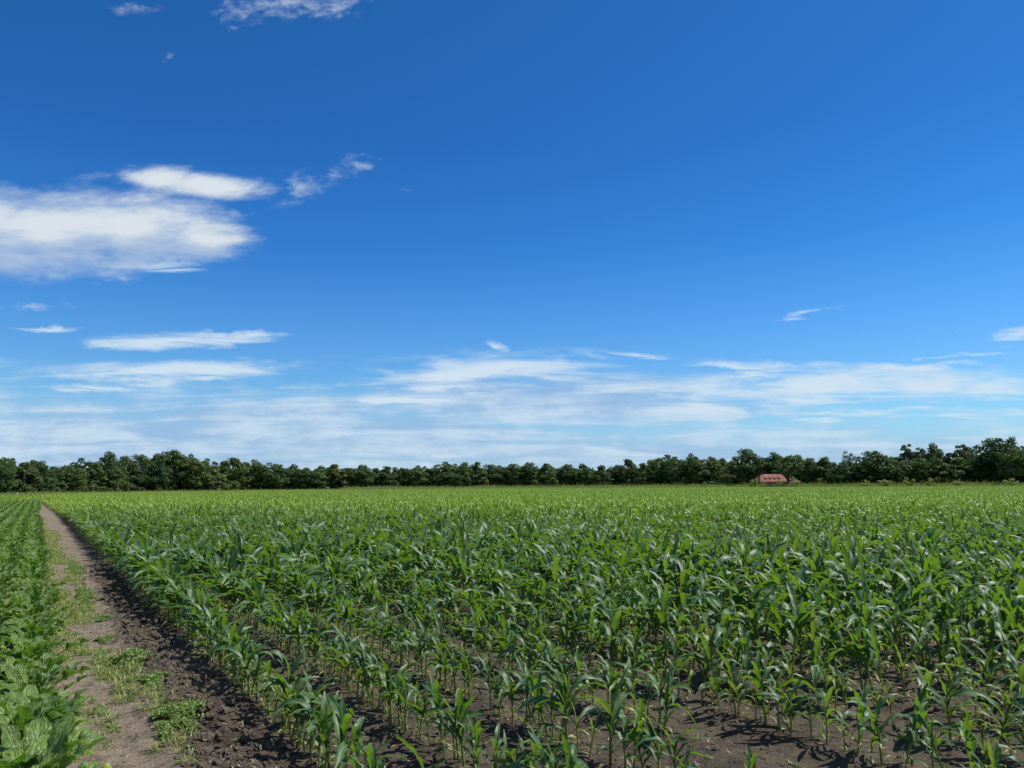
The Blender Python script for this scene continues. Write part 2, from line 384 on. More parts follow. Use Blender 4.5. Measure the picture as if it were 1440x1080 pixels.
# soil: dark moist loam with dry lighter crumbs; the track is paler and dustier
TH = R(31.5)
DR = np.array([-math.sin(TH), math.cos(TH)]); NR = np.array([math.cos(TH), math.sin(TH)])   # row direction, across
def world_xy(X, t): return X * NR[0] + t * DR[0], X * NR[1] + t * DR[1]
def row_xt(x, y): return x * NR[0] + y * NR[1], x * DR[0] + y * DR[1]
def soil_material(name, path=False):
    m, T, out = material(name)
    P = T.new('ShaderNodeNewGeometry').outputs['Position']
    px, py, pz = T.sep(P)
    X = T.math('ADD', T.math('MULTIPLY', px, NR[0]), T.math('MULTIPLY', py, NR[1]))
    t = T.math('ADD', T.math('MULTIPLY', px, DR[0]), T.math('MULTIPLY', py, DR[1]))
    big = T.noise(P, .9, 4, .6); mid = T.noise(P, 7, 5, .65); fin = T.noise(P, 55, 4, .7); gr = T.noise(P, 210, 2, .6)
    dark, crumb = (.031, .023, .016), (.105, .078, .054)
    c = T.mix(T.smooth(T.math('ADD', T.math('MULTIPLY', fin, .6), T.math('MULTIPLY', mid, .4)), .42, .62), dark, crumb)
    # smooth dry crust with a faint green film in patches between the rows
    crust = T.smooth(T.math('ADD', big, T.math('MULTIPLY', mid, .25)), .58, .72)
    c = T.mix(T.math('MULTIPLY', crust, .6), c, (.088, .076, .045))
    dry = T.mix(T.smooth(T.math('ADD', T.math('MULTIPLY', fin, .6), T.math('MULTIPLY', mid, .4)), .38, .62), (.095, .072, .050), (.25, .200, .145))
    Xw = T.math('ADD', X, T.math('MULTIPLY', T.math('SUBTRACT', T.noise(P, 1.6, 4, .6), .5), .7))
    band = T.math('MULTIPLY', T.smooth(Xw, .10, .22), T.smooth(T.math('SUBTRACT', Xw, T.smooth(t, 7, 20, 0, .35)), 1.02, .72))
    band = T.math('MULTIPLY', band, T.smooth(mid, .25, .5, .65, 1))
    c = T.mix(band, c, dry)
    if not path:
        c = T.mix(T.smooth(t, 60, 130), c, (.07, .08, .03))
    speck = T.smooth(gr, .70, .76)
    c = T.mix(T.math('MULTIPLY', speck, .5), c, (.38, .32, .24))
    p = T.new('ShaderNodeBsdfPrincipled'); T.put(p.inputs['Base Color'], c)
    p.inputs['Roughness'].default_value = .92; p.inputs['Specular IOR Level'].default_value = .25
    h = T.math('ADD', T.math('MULTIPLY', fin, .5), T.math('ADD', T.math('MULTIPLY', mid, 1.0), T.math('MULTIPLY', gr, .18)))
    bn = T.new('ShaderNodeBump'); bn.inputs['Strength'].default_value = .9; bn.inputs['Distance'].default_value = .03
    T.put(bn.inputs['Height'], h); T.l.new(bn.outputs[0], p.inputs['Normal']); T.l.new(p.outputs[0], out.inputs[0])
    return m
M_SOIL = soil_material('field_soil'); M_PATH = soil_material('track_soil', True)
M_MEADOW = plain('meadow_grass', (.10, .15, .035), (.20, .23, .07), 2.0, .9, .4, .05)

# ------------------------------------------------------------------ ground and track
def ground_h(x, y):
    X, t = row_xt(x, y)
    dist = np.sqrt(x * x + y * y)
    fade = np.clip((22 - dist) / 10, 0, 1)
    n1 = fbm(x * .9, y * .9, 3, 3) - .45
    cl = fbm(x * 9 + 40, y * 9, 11, 4)                        # crumbs and clods
    cl2 = fbm(x * 4.1 + 17, y * 4.1, 61, 3); rough = np.clip(fbm(x * .8, y * .8 + 5, 66, 2) * 3 - .6, .25, 1)
    h = n1 * .06 + (cl - .47) * .06 * rough + np.clip(cl2 - .52, 0, 1) * .10 * rough
    # ridge of clods turned up beside the first maize row, and smooth beaten track left of it
    side = np.exp(-((X - 1.18 - .1 * (vnoise(t * 1.3, t * 0, 5) - .5)) / .24) ** 2)
    lump = np.clip(fbm(x * 5.5, y * 5.5 + 9, 21, 3) - .38, 0, 1)
    h = h + side * lump * .26
    track = np.clip(1 - np.abs(X - .52) / .34, 0, 1)
    h = h * (1 - .45 * np.clip(track * 2, 0, 1)) - .03 * np.clip(track * 1.5, 0, 1)
    # low hills along the rows
    k = (X - X_FIRST) / ROW
    h = h + np.where(X > 1.2, .022 * np.cos(2 * math.pi * k), 0)
    # curved ripples of tyre tread in the second gap
    tread = np.exp(-((X - (X_FIRST + 1.5 * ROW)) / .2) ** 2)
    h = h + tread * .012 * np.sin(t * 34 + 9 * (X - 2.6) ** 2)
    return h * fade
X_FIRST, ROW = 1.08 * EYE * math.cos(TH), .5 * EYE * math.cos(TH)
def spaced(lo, hi, step, out_lo, out_hi, g=1.25):
    a = list(np.arange(lo, hi, step)); s = step
    x = a[-1]
    while x < out_hi: s *= g; x += s; a.append(x)
    b = []; x = lo; s = step
    while x > out_lo: s *= g; x -= s; b.append(x)
    return np.array(b[::-1] + a)
def build_ground():
    xs = spaced(-9, 10.5, .036, -4000, 4000)
    ys = [2.4]
    while ys[-1] < 23: ys.append(ys[-1] + .028 * (ys[-1] / 5) ** 1.3)
    s = .3
    while ys[-1] < 6000: s *= 1.25; ys.append(ys[-1] + s)
    pre = []; yy = 2.4; s = .05
    while yy > -1500: s *= 1.4; yy -= s; pre.append(yy)
    ys = np.array(pre[::-1] + ys)
    Xg, Yg = np.meshgrid(xs, ys)
    Z = ground_h(Xg, Yg)
    b = MB(); b.grid(np.stack([Xg, Yg, Z], -1), (.5, 0, 0, 1))
    o = link('ground', b.mesh('ground', [M_SOIL])); tag(o, 'dark bare field soil under the crops', kind='structure')
build_ground()
def build_path():
    ts = [3.0]
    while ts[-1] < 106: ts.append(ts[-1] + .03 * (ts[-1] / 5) ** 1.2)
    ts = np.array(ts); w = np.linspace(0, 1, 40)
    left = .16 + .10 * (fbm(ts * 1.1, ts * 0, 31) - .5) * 2
    right = .98 + .10 * (fbm(ts * 1.3, ts * 0 + 7, 33) - .5) * 2 + .22 * np.clip((ts - 7) / 14, 0, 1) - .25 * np.clip((ts - 40) / 50, 0, 1)
    # a widening worn into the beets some way down the track
    left = left - .55 * np.exp(-((ts - 56) / 4.5) ** 2)
    Xs = left[:, None] + (right - left)[:, None] * w[None]
    Tt = np.repeat(ts[:, None], 40, 1)
    x, y = world_xy(Xs, Tt)
    lift = np.clip(np.minimum(w, 1 - w) * 8, 0, 1)[None] * .010 + .003 + np.clip((Tt - 20) / 60, 0, 1) * .02
    b = MB(); b.grid(np.stack([x, y, ground_h(x, y) + lift - np.where((w == 0) | (w == 1), .03, 0)[None]], -1)[:, ::-1], (.5, 0, 0, 1))
    o = link('path', b.mesh('path', [M_PATH])); tag(o, 'dry trodden dirt track between beets and maize', kind='structure')
build_path()

# field edge and tree-line distances as functions of photo x
def field_edge(px): return np.interp(px, [-400, 0, 60, 180, 360, 600, 900, 1200, 1440, 1900], [120, 140, 155, 190, 235, 262, 250, 218, 196, 165])
def tree_dist(px): return np.interp(px, [-400, 0, 60, 180, 360, 600, 900, 1100, 1440, 1900], [150, 170, 180, 215, 262, 300, 300, 262, 222, 190])
def at_px(px, D):                                             # ground point in the column of photo px at forward distance D
    d = ray(px, 682); return np.array([d.x / d.y * D, D])
def px_of(x, y): return 720 + x / y * F_PX * 1.0087           # near-horizon columns

# ------------------------------------------------------------------ maize
WT = [0, .12, .3, .5, .7, .85, .95, 1]; WV = [.42, .72, 1, .98, .8, .5, .2, .0]
def corn_leaf(b, z0, azm, L, W, phi0, droop, seg, cr, r, tint, bend=0.0, fold0=55, radius=.008):
    s = np.linspace(0, 1, seg + 1)
    kink = r.uniform(.42, .72); 
    phi = phi0 - droop * (1 / (1 + np.exp(-(s - kink) * r.uniform(5, 9)))) * 1.05 - droop * .15 * s
    a = azm + bend * s ** 1.5
    dl = L / seg
    T3 = np.stack([np.cos(phi) * np.cos(a), np.cos(phi) * np.sin(a), np.sin(phi)], -1)
    C = np.zeros((seg + 1, 3)); C[1:] = np.cumsum((T3[1:] + T3[:-1]) / 2 * dl, 0)
    C += np.array([math.cos(azm) * radius * .3, math.sin(azm) * radius * .3, z0])
    side = np.stack([-np.sin(a), np.cos(a), 0 * a], -1)
    nor = np.cross(T3, side); nor *= np.sign(nor[0] @ np.array([-math.cos(azm), -math.sin(azm), .5])) if True else 1
    tw = r.uniform(-1.1, 1.1) * s ** 1.4
    sd = side * np.cos(tw)[:, None] + nor * np.sin(tw)[:, None]; nr = -side * np.sin(tw)[:, None] + nor * np.cos(tw)[:, None]
    w = np.interp(s, WT, WV) * W / 2
    fold = np.radians(np.interp(s, [0, .25, .6, 1], [fold0, 28, 14, 22]))
    c = np.linspace(-1, 1, cr * 2 + 1)
    fr, ph1, ph2 = r.uniform(2.2, 4.5), r.uniform(0, 6.3), r.uniform(0, 6.3)
    ph = np.where(c > 0, ph1, ph2)
    rip = np.sin(2 * math.pi * fr * s[:, None] + ph[None]) * (np.abs(c) ** 1.5)[None] * (w[:, None] * .38) * np.sin(math.pi * s)[:, None]
    P = C[:, None] + sd[:, None] * (c[None] * w[:, None] * np.cos(fold)[:, None])[..., None] \
        + nr[:, None] * (np.abs(c)[None] * w[:, None] * np.sin(fold)[:, None] + rip)[..., None]
    b.grid(P, tint)
def corn_plant(seed, seg=12, cr=2, n=None, whole=True, vigor=1.0):
    """returns list of (part name, MB) in plant coordinates, about .75 m tall"""
    r = np.random.default_rng(seed)
    n = n or int(r.integers(8, 11))
    H = .39 * vigor; azm = r.uniform(0, 6.3)
    parts = []
    st = MB(); zz = np.linspace(-.03, H + .05, 6); lx, ly = r.uniform(-.03, .03, 2)
    pts = np.stack([lx * (zz / .3) ** 2, ly * (zz / .3) ** 2, zz], -1)
    st.tube(pts, np.interp(zz, [-.03, .1, H + .05], [.0105, .0125, .007]), 7 if whole else 4, (.5, .25, 0, 1), 1)
    parts.append(('stalk', st))
    for i in range(n):
        f = i / (n - 1)
        az_i = azm + (math.pi if i % 2 else 0) + r.uniform(-.4, .4)
        z0 = .03 + (H - .02) * f ** .9
        if f < .3: L, W, p0, dr = r.uniform(.18, .28), .030, R(r.uniform(25, 50)), R(r.uniform(50, 95))
        elif f < .75: L, W, p0, dr = r.uniform(.36, .53), r.uniform(.058, .080), R(r.uniform(58, 78)), R(r.uniform(45, 130))
        else: L, W, p0, dr = r.uniform(.29, .43), r.uniform(.050, .070), R(r.uniform(70, 86)), R(r.uniform(15, 85))
        yel = max(0, .75 - f * 3.2) * r.uniform(.2, 1) + r.uniform(0, .05)
        dead = (r.uniform(.3, .9) if f < .15 and r.random() < .4 else 0)
        lb = MB(); cx = lx * (z0 / .3) ** 2; cy = ly * (z0 / .3) ** 2
        corn_leaf(lb, z0, az_i, L * vigor, W, p0, dr, seg if f > .2 else max(4, seg // 2), cr, r, (r.uniform(0, 1), yel, dead, 1), r.uniform(-.6, .6), 62 if f > .7 else 50)
        for v in lb.v: v[:, 0] += cx; v[:, 1] += cy
        parts.append(('leaf', lb))
    return parts
def joined(parts, seed=0):
    b = MB()
    for _, p in parts: b.merge(p)
    return b
CORN_HI = []
for k in range(16):
    ps = corn_plant(100 + k, 13, 2)
    CORN_HI.append([(nm, p.mesh('maize_' + nm, [M_CORN, M_STALK])) for nm, p in ps])
# pale weak plants
CORN_WEAK = []
for k in range(4):
    ps = corn_plant(160 + k, 11, 2, n=6, vigor=.85)
    for nm, p in ps: p.c = [np.array(c) * [1, 1, 1, 1] + [0, .38, 0, 0] for c in p.c]
    CORN_WEAK.append([(nm, p.mesh('maize_' + nm, [M_CORN, M_STALK])) for nm, p in ps])
def copy_parts(protos, root, name_parent=None):
    for nm, me in protos: link(nm, me, root)

# every plant of the rows near the camera: (row index, t)
def vig(X, t):                                                # size of plants by place
    v = .69 + .6 * (fbm(X * .35 + 5, t * .35, 71, 3) - .45)
    d = np.hypot(X, t)
    v = v + np.clip((d - 6.5) / 5, 0, 1) * .37
    return v
plants = []
pr = np.random.default_rng(42)
for k in range(0, 40):
    X = X_FIRST + k * ROW
    t = 2.0 + pr.uniform(0, .2)
    while t < 26:
        x, y = world_xy(X + pr.normal(0, .018), t)
        sp = .085 if k == 0 else .10
        gap = vnoise(t * .55, k * 3.7, 91)
        keep = gap > (.20 if (1 <= k <= 3 and np.hypot(x, y) < 8) else .03) or k == 0
        if keep and y > 2.2 and pr.random() > .06:
            plants.append((k, t, x, y))
        t += sp * pr.uniform(.6, 1.45)
cand = []; rest = []; BIG = ground_at(815, 1045)                # a patch of taller plants near the front
for k, t, x, y in plants:
    z = float(ground_h(np.array(x), np.array(y)))
    X = X_FIRST + k * ROW
    sc = float(vig(X, t)) * pr.uniform(.7, 1.2) * (.93 if k > 3 and y < 7 else 1) * (1 + .32 * math.exp(-((x - BIG.x) ** 2 + (y - BIG.y) ** 2) / .55))
    top = to_px((x, y, z + .55 * sc)); bot = to_px((x, y, z))
    invis = top[2] < .5 or top[0] < -25 or top[0] > 1465 or top[1] > 1075
    rec = (k, t, x, y, z, sc, pr.uniform(0, 6.3), int(pr.integers(0, 16)), pr.random())
    if invis: rest.append(rec)
    else: cand.append((y, rec))
cand.sort(key=lambda c: c[0])
near = [c[1] for c in cand[:300]]; rest += [c[1] for c in cand[300:]]
print('near plants', len(near), 'farthest', cand[min(299, len(cand)-1)][0])
by_row = {}
for rec in near: by_row.setdefault(rec[0], []).append(rec)
for k in sorted(by_row):
    for j, rec in enumerate(sorted(by_row[k], key=lambda r_: r_[1])):
        _, t, x, y, z, sc, rz, pi_, u = rec
        weak = (u < .10 and k < 8) or (u < .3 and k > 3 and y < 6.6) or (k == 0 and u < .2)
        if weak: sc *= .85
        o = empty('maize_plant', (x, y, z - .005), rz); o.scale = (sc,) * 3
        o.rotation_euler = (pr.normal(0, .09), pr.normal(0, .09), rz)
        copy_parts(CORN_WEAK[pi_ % 4] if weak else CORN_HI[pi_], o)
        look = 'pale thin' if weak else ('tall leafy' if sc > .85 else ('low young' if sc < .66 else 'leafy green'))
        rowtxt = 'the row edging the dirt track' if k == 0 else 'the %s row from the track' % ordinal(k + 1)
        tag(o, '%s maize plant, %s from the front in %s' % (look, ordinal(j + 1), rowtxt), 'maize plant', 'maize plants standing in the front of the field')

BARE = ground_at(252, 772)
# the rest of the field: one object of stuff, plants out to about 45 m, strips of rows beyond
MID = [joined(corn_plant(200 + k, 10, 1)).mesh('maize_mid', [M_CORN, M_STALK]) for k in range(12)]
LOW = [joined(corn_plant(300 + k, 6, 1, whole=False)).mesh('maize_low', [M_CORN, M_STALK]) for k in range(12)]
PROT = MID + LOW
pts, rot, scl, idx = [], [], [], []
rest = [q for q in rest if math.hypot(q[2] - BARE.x, (q[3] - BARE.y) * .5) > .62]
for rec in rest:
    k, t, x, y, z, sc, rz, pi_, u = rec
    pts.append((x, y, z - .005)); rot.append((pr.normal(0, .06), pr.normal(0, .06), rz)); scl.append((sc,) * 3); idx.append(pi_ % 12)
T_END = 106.0
for t in np.arange(52, T_END, .16):                          # first row drifting into the track far down
    x, y = world_xy(1.38 - .75 * ((t - 52) / 54) ** 1.3 + pr.normal(0, .05), t + pr.normal(0, .03)); s_ = pr.uniform(.6, .9)
    pts.append((x, y, 0)); rot.append((0, 0, pr.uniform(0, 6.3))); scl.append((s_,) * 3); idx.append(int(pr.integers(0, 12)) + 12)
def inside(x, y, m=1.16):
    return y > 1 and abs(x) < y * .666 * m + 2.5
k = 0
for k in range(0, 120):
    X = X_FIRST + k * ROW; t = 2.0 if k >= 40 else 26.0
    n = 0
    while t < 62:
        x, y = world_xy(X + pr.normal(0, .02), t)
        if math.hypot(x, y) < 52 and inside(x, y) and vnoise(t * .5, k * 2.9, 91) > .06 and math.hypot(x - BARE.x, (y - BARE.y) * .5) > .62:
            s_ = float(vig(X, t)) * pr.uniform(.85, 1.15)
            pts.append((x, y, 0)); rot.append((pr.normal(0, .06), pr.normal(0, .06), pr.uniform(0, 6.3))); scl.append((s_,) * 3)
            idx.append(int(pr.integers(0, 12)) + (12 if y > 24 else 0))
        t += .115 * pr.uniform(.7, 1.35)
# strips: 4 rows x 4 m, built from very light plants
def strip(seed, rows=4, length=4.0, seg=4, hs=.98):
    r = np.random.default_rng(seed); b = MB(); lib = [joined(corn_plant(400 + q, seg, 1, n=6, whole=False)) for q in range(8)]
    for i in range(rows):
        t = -length / 2 + r.uniform(0, .15)
        while t < length / 2:
            s_ = hs * r.uniform(.78, 1.15); a = r.uniform(0, 6.3); M = np.eye(4)
            M[:3, :3] = np.array([[math.cos(a), -math.sin(a), 0], [math.sin(a), math.cos(a), 0], [0, 0, 1]]) * s_
            M[:3, 3] = ((i - rows / 2 + .5) * ROW + r.normal(0, .02), t, 0)
            b.merge(lib[r.integers(0, 8)], M); t += .14 * r.uniform(.7, 1.3)
    return b
ST = [strip(500 + q).mesh('maize_strip', [M_CORN, M_STALK]) for q in range(6)]
base_i = len(PROT); PROT = PROT + ST
W4 = 4 * ROW
for i in range(-160, 140):
    for j in range(-4, 90):
        X = X_FIRST - ROW / 2 + (i + .5) * W4; t = 2 + (j + .5) * 4.0
        x, y = world_xy(X, t)
        if y < 10 or math.hypot(x, y) < 52: continue
        px = px_of(x, y)
        if not (-330 < px < 1770) or y > field_edge(px): continue
        head = t > T_END + 2
        if X < X_FIRST - .2 and not head: continue
        if 2 < t - T_END + 2 < 2.5: continue
        pts.append((x, y, 0)); a = TH + (math.pi if pr.random() < .5 else 0)
        if head and X < 40: a += math.pi / 2 if False else 0
        s_ = (.94 + .22 * (vnoise(X * .08, t * .08, 77) - .5)) * pr.uniform(.95, 1.06)
        rot.append((0, 0, a)); scl.append((1, 1, s_)); idx.append(base_i + int(pr.integers(0, 6)))
print('maize instances', len(pts))
scatter('maize_crop', PROT, pts, rot, scl, idx, 'dense green maize crop filling the field behind the front plants', 'maize')

# ------------------------------------------------------------------ beets
def beet_leaf(b, azm, lean, L, W, pet, r, tint, seg=12, cr=4):
    # petiole then blade along one curve
    npet = 4; s = np.concatenate([np.linspace(0, 1, npet + 1)[:-1] * pet, pet + np.linspace(0, 1, seg + 1) * L]) ; tot = pet + L
    q = s / tot
    phi = lean - R(r.uniform(15, 85)) * q ** 2.4
    T3 = np.stack([np.cos(phi) * math.cos(azm), np.cos(phi) * math.sin(azm), np.sin(phi)], -1)
    ds = np.diff(s)[:, None]; C = np.zeros((len(s), 3)); C[1:] = np.cumsum((T3[1:] + T3[:-1]) / 2 * ds, 0)
    C[:, 2] += .0
    side = np.array([-math.sin(azm), math.cos(azm), 0]); nor = np.cross(T3, side) * -1
    nor = np.where(nor[:, 2:3] < 0, -nor, nor)
    tw = r.uniform(-.5, .5) * q ** 1.5
    sd = side[None] * np.cos(tw)[:, None] + nor * np.sin(tw)[:, None]; nr = -side[None] * np.sin(tw)[:, None] + nor * np.cos(tw)[:, None]
    # petiole: channelled strip
    cp = np.array([-1, -.4, .4, 1]); wp = np.interp(q[:npet + 2], [0, q[npet + 1]], [.011, .007])
    Pp = C[:npet + 2, None] + sd[:npet + 2, None] * (cp[None] * wp[:, None])[..., None] + nr[:npet + 2, None] * ((np.abs(cp) ** 2)[None] * wp[:, None] * .8 - wp[:, None] * .4)[..., None]
    b.grid(Pp, tint, 1)
    Cb, sb, nb = C[npet:], sd[npet:], nr[npet:]
    v = np.linspace(0, 1, seg + 1)
    w = np.interp(v, [0, .06, .2, .45, .7, .88, .96, 1], [.08, .3, .72, 1, .92, .62, .32, .04]) * W / 2
    c = np.linspace(-1, 1, cr * 2 + 1)
    ph = r.uniform(0, 6.3, 4)
    edge = np.abs(c)[None] ** 1.6
    ruf = np.sin(2 * math.pi * 2.4 * v[:, None] + np.where(c > 0, ph[0], ph[1])[None]) * edge * .030 + np.sin(2 * math.pi * 5.2 * v[:, None] + np.where(c > 0, ph[2], ph[3])[None]) * edge * .014
    crk = (r.random((seg + 1, len(c))) - .5) * .009 * (1 - np.exp(-np.abs(c) * 4))[None]
    cup = np.abs(c)[None] * w[:, None] * .32
    wv = w[:, None] * (1 + .05 * np.sin(2 * math.pi * 5 * v[:, None] + ph[2]) * edge)
    P = Cb[:, None] + sb[:, None] * (c[None] * wv)[..., None] + nb[:, None] * (cup + (ruf + crk) * (W / .16) * np.sin(math.pi * np.clip(v, .05, .95))[:, None])[..., None]
    b.grid(P, tint)
def beet_plant(seed, seg=12, cr=4, n=None):
    r = np.random.default_rng(seed); n = n or int(r.integers(14, 18)); parts = []
    for i in range(n):
        f = i / (n - 1); azm = i * 2.4 + r.uniform(-.3, .3)
        lean = R(40 + 48 * f + r.uniform(-10, 8)); L = (.26 - .10 * abs(f - .35)) * r.uniform(.85, 1.15); W = L * r.uniform(.34, .45)
        pet = (.22 - .07 * f) * r.uniform(.8, 1.15)
        b = MB(); beet_leaf(b, azm, lean, L, W, pet, r, (r.uniform(0, 1), (r.uniform(.3, .8) if f < .12 else r.uniform(0, .10)), 0, 1), seg, cr)
        parts.append(('leaf', b))
    return parts
BEET_HI = [[(nm, p.mesh('beet_leaf', [M_BEET, M_PETIOLE])) for nm, p in beet_plant(700 + k, 20, 5)] for k in range(7)]
BEET_MID = [joined(beet_plant(720 + k, 14, 3)).mesh('beet_mid', [M_BEET, M_PETIOLE]) for k in range(7)]
BEET_LOW = [joined(beet_plant(740 + k, 4, 1, n=11)).mesh('beet_low', [M_BEET, M_PETIOLE]) for k in range(7)]
BROW = .49
br = np.random.default_rng(5); bc = []; brest = []
for k in range(0, 22):
    X = .05 - k * BROW; t = 2.5 + br.uniform(0, .2)
    while t < T_END:
        xx = X + br.normal(0, .025)
        if k == 0: xx -= .5 * math.exp(-((t - 56) / 4.5) ** 2)
        x, y = world_xy(xx, t)
        if y > 1.5 and x > -y * .666 * 1.16 - 2.5 - k * 0 and br.random() > .03:
            z = float(ground_h(np.array(x), np.array(y)))
            sc = br.uniform(.74, 1.08) * (1.22 if k < 2 and t < 6.2 else 1)
            top = to_px((x, y, z + .35)); 
            rec = (k, t, x, y, z, sc, br.uniform(0, 6.3), int(br.integers(0, 7)))
            if -25 < top[0] < 600 and top[1] < 1090 and top[2] > .5: bc.append((y, rec))
            else: brest.append(rec)
        t += .215 * br.uniform(.7, 1.35)
bc.sort(key=lambda c: c[0]); bnear = [c[1] for c in bc[:220]]; brest += [c[1] for c in bc[220:]]
print('near beets', bnear[-1][3])
brow = {}
for rec in bnear: brow.setdefault(rec[0], []).append(rec)
for k in sorted(brow):
    for j, rec in enumerate(sorted(brow[k], key=lambda r_: r_[1])):
        _, t, x, y, z, sc, rz, q = rec
        if y < 13:
            o = empty('beet_plant', (x, y, z), rz); copy_parts(BEET_HI[q], o)
        else:
            o = link('beet_plant', BEET_MID[q]); o.location = (x, y, z); o.rotation_euler = (0, 0, rz)
        o.scale = (sc,) * 3
        rt = 'the row beside the track' if k == 0 else 'the %s row left of the track' % ordinal(k + 1)
        look = 'large glossy' if sc > 1.0 else ('small crinkled' if sc < .82 else 'crinkled leafy')
        tag(o, '%s sugar beet, %s from the front in %s' % (look, ordinal(j + 1), rt), 'beet plant', 'sugar beets left of the track')
P_ = []; Ro = []; Sc = []; Ix = []
for rec in brest:
    k, t, x, y, z, sc, rz, q = rec
    P_.append((x, y, z)); Ro.append((0, 0, rz)); Sc.append((sc,) * 3); Ix.append(q + (7 if y > 24 else 0))
print('beet rest', len(P_))
scatter('beet_crop', BEET_MID + BEET_LOW, P_, Ro, Sc, Ix, 'dense sugar beet crop stretching away left of the track', 'sugar beets')

# ------------------------------------------------------------------ small growth, clods, litter
def blade_tuft(seed, n=45, L=.13, spread=.1, mat_t=0.0):
    r = np.random.default_rng(seed); b = MB()
    for i in range(n):
        a = r.uniform(0, 6.3); rr = spread * math.sqrt(r.random()); l = L * r.uniform(.5, 1.2); lean = R(r.uniform(35, 85)); a2 = a + r.uniform(-1, 1)
        s = np.linspace(0, 1, 5); phi = lean - R(r.uniform(10, 80)) * s
        T3 = np.stack([np.cos(phi) * math.cos(a2), np.cos(phi) * math.sin(a2), np.sin(phi)], -1)
        C = np.cumsum(np.vstack([[0, 0, 0], T3[1:] * l / 4]), 0) + [rr * math.cos(a), rr * math.sin(a), 0]
        sd = np.array([-math.sin(a2), math.cos(a2), 0]); w = np.array([.0022, .0026, .0022, .0014, .0002]) * r.uniform(.8, 1.5)
        P = C[:, None] + sd[None, None] * (np.array([-1, 1])[None] * w[:, None])[..., None]
        b.grid(P, (r.uniform(0, 1), r.uniform(0, .35) if r.random() < .8 else .9, 0, 1))
    return b
def leafy_clump(seed, n=420, rx=.2, ry=.2, h=.12, ls=.022, irr=False):
    r = np.random.default_rng(seed); b = MB()
    for i in range(n):
        a = r.uniform(0, 6.3); rr = math.sqrt(r.random()); x, y = rx * rr * math.cos(a), ry * rr * math.sin(a)
        lump = .55 + .45 * vnoise(np.array(x * 14 + seed), np.array(y * 14), 3)
        if irr and vnoise(np.array(x * 11 + seed * 3.1), np.array(y * 7), 9) * (1.15 - rr * .75) < .33: continue
        z = h * (1 - rr ** 2.5) * lump * r.uniform(.35, 1) + .004
        l = ls * r.uniform(.6, 1.3); w = l * .34
        d = Euler((r.uniform(-.9, .9), r.uniform(-.9, .9), r.uniform(0, 6.3))).to_matrix()
        P = np.array([[[-.15 * w, 0, 0], [.15 * w, 0, 0]], [[-w, l * .35, .12 * l], [w, l * .35, .12 * l]], [[-w * .8, l * .7, .1 * l], [w * .8, l * .7, .1 * l]], [[-.05 * w, l, 0], [.05 * w, l, 0]]])
        P = P @ np.array(d).T + [x, y, z]
        b.grid(P, (r.uniform(0, 1), r.uniform(0, .25), 0, 1))
    return b
def gz(x, y): return float(ground_h(np.array(x), np.array(y)))
weeds = [  # photo px, py, half sizes (m), height, kind, label, count
    (188, 932, .17, .27, .14, 'leafy', 'thick dark green leafy weed mat in the middle of the dirt track'),
    (215, 962, .14, .24, .07, 'leafy', 'low paler weed spreading in front of the thick weed mat'),
    (152, 900, .10, .17, .06, 'leafy', 'small weed patch just beyond the thick weed mat'),
    (146, 872, .10, .18, .07, 'leafy', 'small round weed patch in the middle distance of the track'),
    (120, 838, .11, 1.0, .09, 'leafy', 'long strip of weeds along the beet side of the track'),
    (268, 1010, .20, .16, .09, 'leafy', 'sprawling light green weed at the near end of the track'),
    (240, 1030, .16, .16, .08, 'leafy', 'nearest weed clump at the bottom of the dirt track'),
    (107, 800, .10, 1.8, .08, 'leafy', 'far narrow weed strip along the beet side of the track')]
for q, (px, py, rx, ry, h, kind, lab) in enumerate(weeds):
    g = ground_at(px, py); b = leafy_clump(800 + q, int(5200 * min(rx * ry * 24, 2.2)), rx * 1.5, ry * 1.5, h, .021, True)
    tf = blade_tuft(830 + q, 60, .12, max(rx, .08)); 
    o = link('weed_clump', b.mesh('weed_clump', [M_WEED])); o.location = (g.x, g.y, gz(g.x, g.y)); o.rotation_euler = (0, 0, TH)
    tag(o, lab, 'weed', 'weeds on the dirt track')
tufts = [(284, 992, .13, 'spiky grass tuft on the right side of the near track'), (236, 1052, .12, 'grass tuft at the front edge of the track'),
         (215, 1000, .14, 'grass tuft left of the sprawling light green weed'), (175, 985, .10, 'thin grass tuft on the pale part of the track'),
         (160, 915, .10, 'thin grass tuft beside the thick weed mat'), (262, 968, .11, 'grass tuft between the weed mat and the clods')]
for q, (px, py, L, lab) in enumerate(tufts):
    g = ground_at(px, py); b = blade_tuft(860 + q, 110, L, .09)
    o = link('grass_tuft', b.mesh('grass_tuft', [M_GRASS])); o.location = (g.x, g.y, gz(g.x, g.y) - .005); tag(o, lab, 'grass', 'grass tufts on the dirt track')
# yellow seedlings that failed between the first rows
seeds = [(432, 925), (446, 938), (457, 945), (466, 938), (441, 905), (480, 953), (897, 1033), (905, 1030), (600, 925), (628, 930)]
for q, (px, py) in enumerate(seeds):
    g = ground_at(px, py)
    ps = corn_plant(900 + q, 6, 1, n=4, vigor=.5)
    for nm, p in ps: p.c = [np.array(c) * [1, 0, 0, 1] + [0, .95, .12, 0] for c in p.c]
    o = empty('maize_seedling', (g.x, g.y, gz(g.x, g.y)), q); o.scale = (.5, .5, .5)
    for nm, p in ps: link(nm, p.mesh('seedling_' + nm, [M_CORN, M_STALK]), o)
    where = 'the yellow group by the first row' if q < 6 else ('the pair past the third row' if q < 8 else 'the pair behind the second row')
    tag(o, 'withered yellow seedling, %s from the left in %s' % (ordinal({0: 1, 4: 2, 1: 3, 2: 4, 3: 5, 5: 6, 6: 1, 7: 2, 8: 1, 9: 2}[q]), where), 'seedling', 'withered yellow seedlings')
